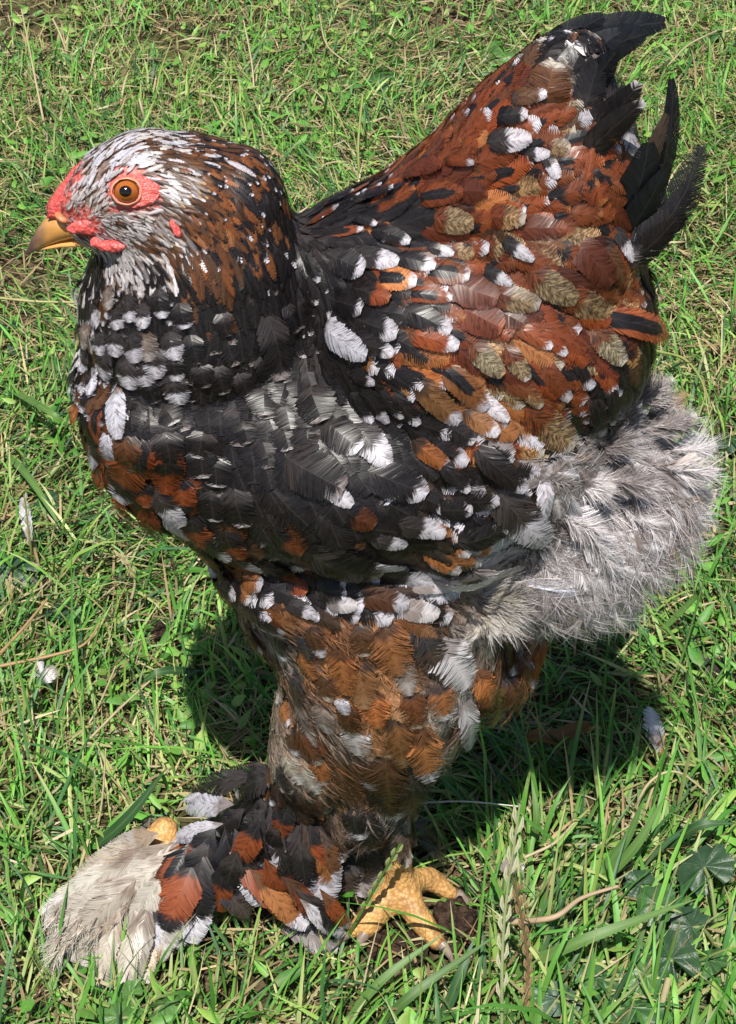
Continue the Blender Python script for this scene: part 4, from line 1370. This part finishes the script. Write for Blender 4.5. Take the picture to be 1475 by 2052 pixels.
# worn places of bare earth in the lawn
WORN = [(at_z(25, 35, 0), .060), (at_z(900, 40, 0), .035), (at_z(745, 8, 0), .03), (at_z(350, 90, 0), .035), (at_z(20, 560, 0), .02), (at_z(915, 1885, 0), .019), (at_z(810, 1915, 0), .018)]
kp = rng.random(N) < (.80 + .5 * dn)
for c, r in WORN:
    dd = np.hypot(x - c.x, y - c.y); kp &= (dd > r * .8) | (rng.random(N) < .10) ; kp &= (dd > r * 1.5) | (rng.random(N) < .6)
x, y, cn, an, far, U, Vv = x[kp], y[kp], cn[kp], an[kp], far[kp], U[kp], Vv[kp]; N = len(x); print('blades', N)
base_dir = 2.2 + an * 3.5
fr_ = np.clip((Vv - 1450) / 250, 0, 1) * np.clip((U - 850) / 250, 0, 1)
phi = np.where(rng.random(N) < .45 + .3 * fr_, base_dir * (1 - fr_) + .9 * fr_ + rng.normal(0, .5, N), rng.uniform(0, 2 * math.pi, N))
L = rng.gamma(4.5, .0044, N) * (1 - .25 * far) * (1 + .45 * fr_) + .008; L = np.clip(L, .01, .085)
W = rng.uniform(.0007, .0018, N) * (1 + .25 * fr_) * (.75 + .4 * np.clip(L / .04, .4, 1.3))
lean = np.abs(rng.normal(.85, .42, N)); curve = rng.normal(.9, .7, N) 
# feet and their feathers press the grass down
FOOTPTS = [(Vector((FC.x, FC.y, 0)), .024)] + [(at_z(a, b, 0), c) for a, b, c in ((300, 1800, .028), (450, 1740, .03), (200, 1860, .026), (580, 1790, .026), (680, 1740, .03), (860, 1770, .016), (870, 1870, .014), (745, 1850, .014), (380, 1690, .026), (550, 1690, .03))]
for c, r in FOOTPTS:
    dd = np.hypot(x - c.x, y - c.y); m_ = dd < r; L[m_] *= .35; lean[m_] = np.clip(lean[m_] + .5, 0, 1.5)
straw = rng.random(N) < (.14 + .20 * far + .45 * np.clip(cn - .05, 0, 1))
col = GREENS[rng.choice(len(GREENS), N, p=[.2, .22, .18, .13, .12, .08, .07])] * (1 + rng.normal(0, .16, N))[:, None] * (1 + cn * .25)[:, None]
sc = STRAW[rng.integers(0, len(STRAW), N)] * (1 + rng.normal(0, .18, N))[:, None]
col[straw] = sc[straw]; lean[straw] = np.clip(lean[straw] + .35, 0, 1.55); W[straw] *= .7; col = np.clip(col, .01, .8)
tipc = np.concatenate([STRAW[rng.integers(0, 3, N)], (rng.random(N) < .22)[:, None] * .9], 1)
nr = y < .12
g1 = blades(x[nr], y[nr], np.zeros(nr.sum()), phi[nr], L[nr], W[nr], lean[nr], curve[nr], col[nr], tipc[nr])
g5 = blades(x[~nr], y[~nr], np.zeros((~nr).sum()), phi[~nr], L[~nr], W[~nr], lean[~nr], curve[~nr], col[~nr], tipc[~nr], cols=(-1, 1))
# thatch: short dead bits lying flat
M_ = 26000; tx = rng.uniform(-.6, .6, M_); ty = rng.uniform(-.28, 1.4, M_); 
tc_ = STRAW[rng.integers(0, len(STRAW), M_)] * rng.uniform(.5, 1.15, M_)[:, None]
g2 = blades(tx, ty, rng.uniform(.002, .012, M_), rng.uniform(0, 6.28, M_), rng.uniform(.006, .03, M_), rng.uniform(.0006, .0018, M_), rng.uniform(1.25, 1.7, M_), rng.normal(0, .3, M_), tc_, K=2, cols=(-1, 1))
# low rounded leaves of clover and seedlings between the blades
M_ = 14000; tx = rng.uniform(-.6, .6, M_); ty = rng.uniform(-.28, 1.4, M_); cnn = fieldn(tx, ty, 7, 21); k_ = rng.random(M_) < .35 + cnn; tx, ty = tx[k_], ty[k_]; M_ = len(tx)
gc_ = GREENS[rng.choice([1, 2, 4, 0], M_)] * rng.uniform(.75, 1.2, M_)[:, None]
g3 = blades(tx, ty, rng.uniform(.004, .014, M_), rng.uniform(0, 6.28, M_), rng.uniform(.006, .015, M_), rng.uniform(.003, .0065, M_), rng.uniform(.9, 1.5, M_), rng.normal(.3, .3, M_), gc_, K=3, fold=.4)
# thinner lawn round the part in view
M_ = 50000; tx = rng.uniform(-1.5, 1.5, M_); ty = rng.uniform(-.7, 2.6, M_); k_ = (abs(tx) > .6) | (ty > 1.4) | (ty < -.28); tx, ty = tx[k_], ty[k_]; M_ = len(tx)
gc_ = GREENS[rng.integers(0, 7, M_)] * rng.uniform(.7, 1.2, M_)[:, None]; s_ = rng.random(M_) < .25; gc_[s_] = STRAW[rng.integers(0, 5, s_.sum())]
g4 = blades(tx, ty, np.zeros(M_), rng.uniform(0, 6.28, M_), rng.uniform(.015, .05, M_), rng.uniform(.0018, .004, M_), rng.uniform(.5, 1.3, M_), rng.normal(.9, .6, M_), gc_, K=3, cols=(-1, 1))
lawn = blade_object('lawn_grass', [g1, g2, g3, g4, g5]); tag(lawn, 'short green lawn grass mixed with straw coloured dead blades', 'grass', kind='stuff')

# ------------------------------------------------------------------ single things in the lawn
def ribbon(name, pts, widths, color, label, cat, group=None, parent=None, tilt=None, mat=None):
    """one blade or stalk through 3D points"""
    P = np.array([tuple(p) for p in pts]); k = len(P); T = np.gradient(P, axis=0); T /= np.linalg.norm(T, axis=1)[:, None]
    up = np.array(tilt or (0, -.5, 1.0)); S = np.cross(T, up); S /= np.linalg.norm(S, axis=1)[:, None]; Nn = np.cross(S, T)
    V = []; A = []
    for i in range(k):
        for s in (-1, 0, 1): V.append(P[i] + S[i] * s * widths[i] * .5 + Nn[i] * (abs(s) * widths[i] * .12)); A.append((s, i / (k - 1), len(pts) * .37 % 1))
    V = np.array(V); idx = (np.arange(k - 1) * 3)[:, None] + np.array([0, 1]); idx = idx.ravel(); Fq = np.stack([idx, idx + 1, idx + 4, idx + 3], 1)
    C = np.tile([*color, 1.0], (len(V), 1))
    return (V, Fq, np.array(A), C)
def spline(pts, n=14):
    P = [Vector(p) for p in pts]; out = []
    Q = [P[0] * 2 - P[1]] + P + [P[-1] * 2 - P[-2]]
    segs = len(P) - 1
    for i in range(segs):
        for j in range(n):
            t = j / n; a, b, c, d = Q[i:i + 4]
            out.append(.5 * ((2 * b) + (c - a) * t + (2 * a - 5 * b + 4 * c - d) * t * t + (3 * b - a - 3 * c + d) * t ** 3))
    out.append(P[-1]); return out
def tube(pts, r0, r1, color, n=6):
    P = np.array([tuple(p) for p in pts]); k = len(P); T = np.gradient(P, axis=0); T /= np.linalg.norm(T, axis=1)[:, None]
    S = np.cross(T, (0.1, .3, 1.0)); S /= np.linalg.norm(S, axis=1)[:, None] + 1e-9; Bn = np.cross(S, T); V = []; A = []
    for i in range(k):
        r = r0 + (r1 - r0) * i / (k - 1)
        for j in range(n): th = 2 * math.pi * j / n; V.append(P[i] + (S[i] * math.cos(th) + Bn[i] * math.sin(th)) * r); A.append((.6, i / (k - 1), .3))
    Fq = [(i * n + j, i * n + (j + 1) % n, (i + 1) * n + (j + 1) % n, (i + 1) * n + j) for i in range(k - 1) for j in range(n)]
    return np.array(V), np.array(Fq), np.array(A), np.tile([*color, 1.0], (len(V), 1))
def local(o, packs_loc): pass
def thing(name, loc, label, cat, group=None):
    o = empty(name, loc); tag(o, label, cat, group, 'thing'); return o
def sub(name, packs, parent, mat=None):
    o = blade_object(name, packs, parent, mat); o.matrix_parent_inverse = Matrix.Translation(-parent.location); return o
def pts3(tr): return [at_z(*p) for p in tr]
C_PALE = (.50, .42, .25); C_DRY = (.42, .27, .13); C_BROWN = (.26, .17, .09); C_GR = (.10, .20, .045); C_DKG = (.035, .095, .030); C_YG = (.30, .34, .10)
STALKS = [  # points (u, v, height), radius start/end, colour, label
    ([(95, 282, .0), (75, 180, .03), (43, 18, .06)], .0011, .0005, C_PALE, 'tall pale dry grass stalk leaning left behind the hen\'s beak'),
    ([(142, 132, .0), (125, 80, .02), (106, 38, .03)], .0011, .0007, C_PALE, 'short thick straw stalk near the top left corner'),
    ([(308, 225, .0), (320, 150, .02), (345, 78, .035)], .0009, .0005, C_YG, 'forked yellow green stalk standing behind the hen\'s crown'),
    ([(293, 252, .0), (286, 225, .012), (279, 198, .02)], .0012, .0008, C_PALE, 'stubby straw stump just above the hen\'s head'),
    ([(722, 385, .0), (718, 290, .03), (727, 190, .05)], .0009, .0009, C_YG, 'upright pale green seed stem between neck and back'),
    ([(660, 330, .0), (668, 240, .03), (650, 165, .04)], .0007, .0005, C_YG, 'thin bent stem left of the upright seed stem behind the neck'),
    ([(0, 597, .01), (70, 604, .012), (152, 606, .008)], .0008, .0008, (.48, .44, .20), 'yellow stem lying level beside the hen\'s breast'),
    ([(1315, 703, .012), (1375, 722, .014), (1412, 780, .012), (1400, 835, .01)], .0009, .0006, C_YG, 'yellow green runner curling right of the hen\'s rump'),
    ([(1334, 1415, .0), (1375, 1290, .03), (1415, 1148, .065)], .0009, .0005, C_GR, 'long thin green stem standing in the hen\'s shadow'),
    ([(1377, 1442, .0), (1430, 1370, .02), (1478, 1300, .035)], .0008, .0005, C_GR, 'slanting green stem at the right edge of the lawn'),
    ([(1262, 1650, .0), (1300, 1570, .018), (1360, 1548, .022), (1440, 1610, .006)], .0008, .0005, C_PALE, 'straw coloured stem arched over the grass at lower right'),
    ([(828, 1610, .02), (930, 1606, .026), (1040, 1616, .02)], .0004, .0003, (.7, .68, .62), 'thin white filament stretched between shank and seed stalk'),
    ([(0, 1335, .004), (110, 1312, .008), (170, 1290, .01), (205, 1240, .012)], .0010, .0005, C_DRY, 'bent brown twig lying in the grass at the left edge'),
    ([(0, 1310, .006), (50, 1255, .008), (95, 1200, .01)], .0010, .0006, C_DRY, 'straight dry stem leaning over the bent twig'),
    ([(160, 1480, .0), (195, 1420, .012), (232, 1335, .03)], .0006, .0004, C_PALE, 'hair thin straw stem rising at left below the twig'),
    ([(190, 1690, .0), (205, 1600, .02), (212, 1500, .04)], .0006, .0004, C_PALE, 'thin pale stem standing behind the feathered foot'),
    ([(180, 1480, .003), (240, 1420, .008), (300, 1365, .01)], .0006, .0005, C_PALE, 'slanting straw stem pointing at the hen\'s thigh'),
    ([(1022, 1848, .004), (1110, 1838, .012), (1165, 1800, .014), (1238, 1776, .016)], .0016, .0007, (.46, .34, .22), 'thick folded straw lying right of the brown stalk'),
    ([(1052, 1718, .008), (1110, 1690, .012), (1150, 1650, .012)], .0008, .0006, C_PALE, 'short crooked straw right of the green seed head'),
    ([(1322, 2060, .0), (1328, 2010, .012), (1340, 1962, .022)], .0017, .0015, C_PALE, 'broken pale straw standing at the bottom right'),
    ([(1000, 190, .004), (950, 150, .012), (930, 118, .008)], .0007, .0005, C_PALE, 'bent straw under the green leaf left of the tail'),
    ([(640, 30, .0), (655, 90, .006), (700, 130, .004)], .0008, .0006, C_PALE, 'pale straw lying near the top middle'),
    ([(1440, 60, .004), (1380, 90, .01), (1340, 130, .006)], .0008, .0006, C_PALE, 'pale straw lying right of the tail tip'),
    ([(510, 200, .0), (505, 130, .02), (488, 40, .045)], .0009, .0005, C_PALE, 'faded upright stalk behind the hen\'s nape'),
]
for tr, r0, r1, c, lab in STALKS:
    if max(q[2] for q in tr) < .021: tr = [(a, b, c + .013) for a, b, c in tr]
    p = pts3(tr); o = thing('grass_stalk', (p[0].x, p[0].y, 0), lab, 'stalk', 'single stalks and stems in the lawn')
    sub('stem', [tube(spline(p, 8), r0, r1, c)], o)
BLADES = [
    ([(180, 1705, .0), (255, 1640, .025), (335, 1538, .05)], .0052, C_DKG, 'broad dark green grass blade behind the feathered foot'),
    ([(0, 770, .0), (90, 820, .03), (145, 860, .02)], .0040, C_GR, 'long green blade arching towards the hen\'s breast'),
    ([(1000, 1960, .0), (1180, 1880, .03), (1400, 1800, .035)], .0048, C_GR, 'long broad blade crossing the lower right lawn'),
    ([(1170, 1800, .0), (1270, 1700, .03), (1330, 1600, .05)], .0044, C_GR, 'wide glossy blade leaning up and right by the weeds'),
    ([(1160, 1790, .0), (1250, 1690, .025), (1290, 1600, .045)], .0040, (.08, .18, .04), 'glossy blade just left of the widest leaning blade'),
    ([(1340, 1700, .01), (1400, 1655, .03), (1475, 1650, .03)], .0040, C_DKG, 'dark blade bending over the dark lobed leaf'),
    ([(690, 2052, .0), (770, 1960, .02), (890, 1870, .03)], .0036, C_GR, 'green blade in front of the dirt clod'),
    ([(760, 2060, .0), (830, 1990, .02), (1000, 1870, .03)], .0040, (.07, .15, .035), 'longer blade in front of the dirt clod'),
    ([(880, 2060, .0), (920, 1960, .02), (950, 1880, .03)], .0044, C_DKG, 'bluish upright blade at the bottom middle'),
    ([(420, 1350, .0), (330, 1345, .02), (270, 1375, .012)], .0042, C_DKG, 'dark arching blade left of the hen\'s shadow'),
    ([(1050, 1720, .0), (1075, 1650, .025), (1065, 1560, .04)], .0036, C_GR, 'upright blade right of the green seed head'),
    ([(1300, 1290, .0), (1390, 1200, .03), (1400, 1180, .04)], .0030, C_GR, 'fresh blade standing under the rump fluff'),
    ([(1400, 60, .0), (1405, 40, .01), (1412, -10, .03)], .0036, (.16, .25, .07), 'pale green blade at the top right corner'),
    ([(0, 900, .0), (60, 960, .02), (130, 1070, .01)], .0040, C_GR, 'broad blade slanting down at the left edge'),
]
for tr, w, c, lab in BLADES:
    p = pts3(tr); S = spline(p, 8); k = len(S); S[0].z = max(S[0].z, .002)
    ws = [w * (.6 + .4 * min(1, 4 * i / k)) * (1 - max(0, (i / (k - 1) - .4) / .6) ** 1.7) + .0002 for i in range(k)]
    o = thing('broad_grass', (p[0].x, p[0].y, 0), lab, 'grass blade', 'large single grass blades')
    sub('blade', [ribbon('b', S, ws, c, '', '')], o)
# seed heads
def seed_head(tr, col, hcol, lab, n=14, start=.45, sz=.0052):
    p = pts3(tr); S = spline(p, 12); k = len(S); o = thing('grass_seed_head', (p[0].x, p[0].y, 0), lab, 'grass stalk', 'grass stalks with seed heads'); S[0].z = .002
    sub('stem', [tube(S, .0009, .0005, col)], o)
    for i in range(n):
        t = start + (1 - start) * i / n; q = S[int(t * (k - 1))]; d = (S[min(k - 1, int(t * (k - 1)) + 2)] - q); d = d.normalized() if d.length > 0 else Vector((0, 0, 1))
        s = (RGT - d * RGT.dot(d)).normalized() * (1 if i % 2 else -1)
        a = q; b = q + d * sz * 1.2 + s * sz * .22; bb = q + d * sz * .6 + s * sz * .22 + Vector((0, -.0006, .0006))
        sub('seed', [ribbon('s', [a, a.lerp(bb, .5), bb, b.lerp(bb, .4), b], [.0004, .0014, .0017, .0011, .0002], hcol, '', ''), ribbon('s', [a, a.lerp(bb, .5), bb, b.lerp(bb, .4), b], [.0004, .0011, .0013, .0009, .0002], hcol, '', '', tilt=(1, .2, .3))], o)
seed_head([(688, 1895, .0), (740, 1800, .03), (803, 1690, .065)], (.10, .19, .04), (.30, .34, .14), 'green seed stalk slanting across the yellow foot', 12, .4)
seed_head([(1005, 2075, .0), (1010, 1850, .06), (1042, 1612, .12)], (.40, .45, .22), (.60, .59, .40), 'tall pale green seed stalk at the lower right', 17, .2, .0082)
seed_head([(1046, 2075, .0), (1058, 1930, .04), (1030, 1760, .09)], C_BROWN, (.36, .25, .13), 'brown dry seed stalk beside the tall green one', 20, .15, .0055)
seed_head([(255, 1230, .0), (270, 1160, .02), (240, 1110, .035)], C_PALE, C_PALE, 'pale seed tuft left of the hen\'s belly', 7, .5)
seed_head([(355, 1190, .0), (352, 1150, .015), (345, 1120, .03)], C_PALE, (.45, .33, .22), 'small dry seed tuft just below the breast', 6, .5)
seed_head([(65, 1130, .0), (60, 1080, .02), (48, 990, .05)], C_YG, (.55, .52, .42), 'whitish seed stalk at the left edge', 8, .4)
seed_head([(30, 1230, .0), (26, 1200, .01), (18, 1165, .02)], C_YG, C_PALE, 'tiny forked seed stalk at the left edge above the twig', 4, .6)

# lobed weeds
def mat_leaf():
    m = NT('weed_leaf'); ga = m.add('ShaderNodeSeparateXYZ'); m.set(ga.inputs[0], m.attr('ga').outputs['Vector'])
    r, th, sd = ga.outputs; c = m.attr('gc').outputs['Color']
    vein = m.math('ABSOLUTE', m.math('SINE', m.math('MULTIPLY', th, 3.5))); vm = m.math('SUBTRACT', 1.0, m.ramp(vein, .04, .16))
    tc = m.add('ShaderNodeTexCoord').outputs['Object']; n = m.noise(tc, 300, 4, .6)
    k = m.math('ADD', .7, m.math('MULTIPLY', n, .6)); c = m.mix(1.0, c, m.comb(k, k, k), 'MULTIPLY'); c = m.mix(m.math('MULTIPLY', vm, .3), c, (.16, .22, .09, 1))
    m.P(color=c, rough=.42, spec=.5); m.bump(m.math('ADD', m.math('MULTIPLY', vein, 1.2), n), .5, .0012); m.translucent(c, .18); return m.m
M_LEAF = mat_leaf()
def leaf_pack(c, r, ang, tilt, col, lobes=9, kidney=.35, elong=1.0, seed=0):
    rs = np.linspace(0, 1, 6); nth = 46; V = []; A = []
    nrm = Vector((math.sin(tilt) * math.cos(ang + 2), math.sin(tilt) * math.sin(ang + 2), math.cos(tilt))); e1 = Vector((math.cos(ang), math.sin(ang), 0)); e1 = (e1 - nrm * e1.dot(nrm)).normalized(); e2 = nrm.cross(e1)
    for q in rs:
        for i in range(nth + 1):
            th = (-math.pi + kidney) + (2 * math.pi - 2 * kidney) * i / nth
            edge = 1 + .13 * abs(math.sin(th * lobes / 2)) - .10 + .30 * mnoise.noise(Vector((math.cos(th) * 1.3, math.sin(th) * 1.3, seed * 5))) + .04 * math.sin(th * lobes * 3)
            x = math.cos(th) * q * r * edge * elong; y = math.sin(th) * q * r * edge
            z = r * (.10 * q * q * math.sin(th * 3.5 + seed) - .22 * q * q + .05 * math.sin(th * 7) * q + .12 * mnoise.noise(Vector((x * 90, y * 90, seed * 3))))
            V.append(c + e1 * x + e2 * y + nrm * z); A.append((q, th, seed * .17 % 1))
    V = np.array([tuple(v) for v in V]); m = nth + 1; Fq = np.array([(j * m + i, j * m + i + 1, (j + 1) * m + i + 1, (j + 1) * m + i) for j in range(5) for i in range(nth)])
    return V, Fq, np.array(A), np.tile([*col, 1.0], (len(V), 1))
LG1 = (.045, .110, .034); LG2 = (.030, .068, .032); LG3 = (.075, .170, .040)
WEEDS = [
    ('dark lobed weed at the right edge with long stems', (1440, 1905), [(1412, 1735, 56, .030, LG2, .35, 1.0), (1318, 1812, 46, .022, LG1, .4, 1.0), (1283, 1772, 30, .020, LG2, .3, 1.2), (1385, 1856, 44, .020, LG2, .3, .9)]),
    ('lobed weed rosette at the bottom right below the dark one', (1340, 1990), [(1345, 1920, 54, .026, LG2, .3, 1.1), (1296, 1955, 42, .020, LG3, .4, 1.0), (1208, 1962, 46, .014, LG1, .3, 1.2), (1420, 1925, 40, .016, LG1, .3, 1.1)]),
    ('smooth narrow leaved weed at the bottom right corner', (1180, 2060), [(1262, 2020, 44, .016, LG1, .1, 1.7), (1112, 2002, 34, .014, (.06, .11, .07), .1, 1.7), (1220, 2058, 50, .012, LG2, .1, 1.5)]),
    ('fresh lobed weed in front of the cream foot feathers', (290, 2060), [(332, 2012, 42, .012, LG3, .3, 1.1), (238, 2040, 44, .012, LG3, .3, 1.2), (258, 1992, 30, .014, LG3, .3, 1.0)]),
    ('green broad leaf lying left of the tail', (1010, 150), [(990, 120, 44, .010, LG3, .2, 1.3), (1030, 100, 26, .008, LG1, .2, 1.0)]),
    ('dark flat leaf in the grass above the hen\'s back', (770, 170), [(770, 158, 40, .008, LG1, .2, 1.4), (840, 165, 24, .007, LG1, .2, 1.2)]),
    ('small dark leaf near the top right corner', (1410, 90), [(1415, 72, 30, .008, LG1, .2, 1.3)]),
    ('dark weed leaves at the left edge below the beak', (20, 660), [(20, 640, 34, .012, LG2, .3, 1.1), (40, 700, 24, .01, LG2, .3, 1.0)]),
    ('grey green leaf at the left edge below the breast', (40, 1160), [(28, 1138, 40, .010, LG2, .2, 1.5)]),
    ('folded dark leaf left of the belly', (120, 1240), [(122, 1218, 36, .010, LG2, .2, 1.4), (88, 1010, 30, .010, LG2, .2, 1.5)]),
    ('dark weed leaf at the right edge of the lawn', (1450, 900), [(1455, 880, 34, .010, LG2, .3, 1.0)]),
]
for wi, (lab, root, leaves) in enumerate(WEEDS):
    rt = at_z(root[0], root[1], 0); o = thing('broadleaf_weed', rt, lab, 'weed', 'broad leaved weeds in the lawn')
    for li, (u, v, r, z, c, kd_, el) in enumerate(leaves):
        z *= .75
        p = at_z(u, v, z); rr = r * px(p) * 1.0; ang = math.atan2(p.y - rt.y, p.x - rt.x) + random.uniform(-.5, .5)
        sub('leaf', [leaf_pack(p, rr, ang, random.uniform(.1, .55), c, lobes=9 if el < 1.4 else 2, kidney=kd_, elong=el, seed=wi * 3.7 + li)], o, M_LEAF)
        sub('stem', [tube(spline([rt, rt.lerp(p, .6) + Vector((0, 0, z * .3)), p - Vector((0, 0, .001))], 6), .0011, .0008, (.22, .28, .10))], o)
# dry curled leaf, clod of earth, droppings of soil, moulted feathers
def dry_leaf(u, v, z, L, W, ang, lab):
    c = at_z(u, v, z); k = px(c); L *= k; W *= k; packs = []; V = []; A = []
    ca, sa = math.cos(ang), math.sin(ang)
    for i in range(15):
        t = i / 14; w = W * math.sin(math.pi * (t * .92 + .04)) ** .7
        for j in range(9):
            s = (j - 4) / 4; x = (t - .5) * L; y = s * w * .5 * (1 - .3 * abs(s)); zz = abs(s) ** 1.5 * W * .32 + .12 * W * math.sin(t * 9) + .0012 * mnoise.noise(Vector((x * 300, y * 300, 1)))
            V.append((c.x + x * ca - y * sa, c.y + x * sa + y * ca, c.z + zz + (t - .5) ** 2 * L * .25)); A.append((s, t * .3, .4))
    Fq = np.array([(i * 9 + j, i * 9 + j + 1, (i + 1) * 9 + j + 1, (i + 1) * 9 + j) for i in range(14) for j in range(8)])
    C = np.tile([.22, .125, .05, 1.0], (len(V), 1)); o = thing('dry_leaf', (c.x, c.y, 0), lab, 'leaf'); sub('leaf_blade', [(np.array(V), Fq, np.array(A), C)], o)
    e = Vector((ca, sa, 0)) * L * .5; sub('stem', [tube(spline([c + e * .9 + Vector((0, 0, .002)), c + e * 1.15 + Vector((0, 0, .005)), c + e * 1.3 + Vector((0, 0, .003))], 5), .0008, .0005, C_DRY)], o)
dry_leaf(1118, 1484, .018, 135, 60, .25, 'curled brown dry leaf lying in the hen\'s shadow')
dry_leaf(1322, 1510, .012, 50, 34, 1.2, 'small crumpled tan leaf right of the shadow')
dry_leaf(210, 170, .012, 40, 14, -.6, 'short brown leaf scrap above the hen\'s comb')
M_CLOD = mat_simple('clod', (.060, .038, .026), .95, .1, 260, .6, 1.0, .003, color2=(.016, .010, .008))
def clod(u, v, r, h, lab):
    c = at_z(u, v, .002); k = px(c); bm = bmesh.new(); bmesh.ops.create_icosphere(bm, subdivisions=5, radius=1)
    for q in bm.verts:
        n = mnoise.fractal(q.co * 2.2 + Vector((u, v, 0)), 1.0, 2.0, 5) * .32; q.co = q.co * (1 + n); q.co = Vector((q.co.x * r * k, q.co.y * r * k * 1.1, q.co.z * h))
    me = bpy.data.meshes.new('dirt_clod'); bm.to_mesh(me); bm.free(); me.polygons.foreach_set('use_smooth', np.ones(len(me.polygons), dtype=bool))
    o = link('dirt_clod', me, M_CLOD); o.location = c; tag(o, lab, 'clod', 'clods of dark earth')
clod(912, 1858, 50, .012, 'dark crumbly clod of earth right of the yellow toes'); clod(800, 1905, 60, .007, 'flat dark patch of earth under the yellow toes')
clod(325, 1270, 24, .006, 'small brown clod left of the hen\'s belly')
M_FEATHER_ = M_FEATHER
def moult(ru, rv, tu, tv, z, w, ty, fr, lab, n=1):
    a, b = at_z(ru, rv, z), at_z(tu, tv, z + .006); o = thing('fallen_feather', (a.x, a.y, 0), lab, 'feather', 'moulted feathers in the grass'); 
    for i in range(n):
        f = FB(); aa = a; bb = b + Vector((random.gauss(0, .004), random.gauss(0, .003), 0)) if i else b
        L = (bb - aa).length; t = np.linspace(0, 1, 6)[:, None]; C = np.array(aa) * (1 - t) + np.array(bb) * t + np.array((0, 0, 1)) * (4 * t * (1 - t) * L * .12); N_ = np.tile(np.array((.2, -.4, .9)), (6, 1)); 
        f.add(C, N_, L, w * px(aa), ty, nb=20, fray=fr); fo = f.build('vane', o)
moult(62, 1100, 45, 995, .012, 22, 'W', .7, 'white downy feather caught in grass at the left edge')
moult(1318, 1510, 1302, 1415, .012, 40, 'L', .6, 'grey white feather standing right of the shadow')
moult(1000, 1742, 1040, 1728, .012, 34, 'G', 1.0, 'wisp of grey down beside the green seed head', 3)
moult(80, 1340, 110, 1362, .012, 40, 'L', 1.0, 'tuft of pale down beside the bent twig', 3)
moult(78, 1312, 84, 1350, .012, 14, 'W', .3, 'tiny white feather above the tuft of down')
moult(1470, 1350, 1400, 1330, .006, 50, 'KU', .8, 'grey feather lying at the right edge of the shadow')
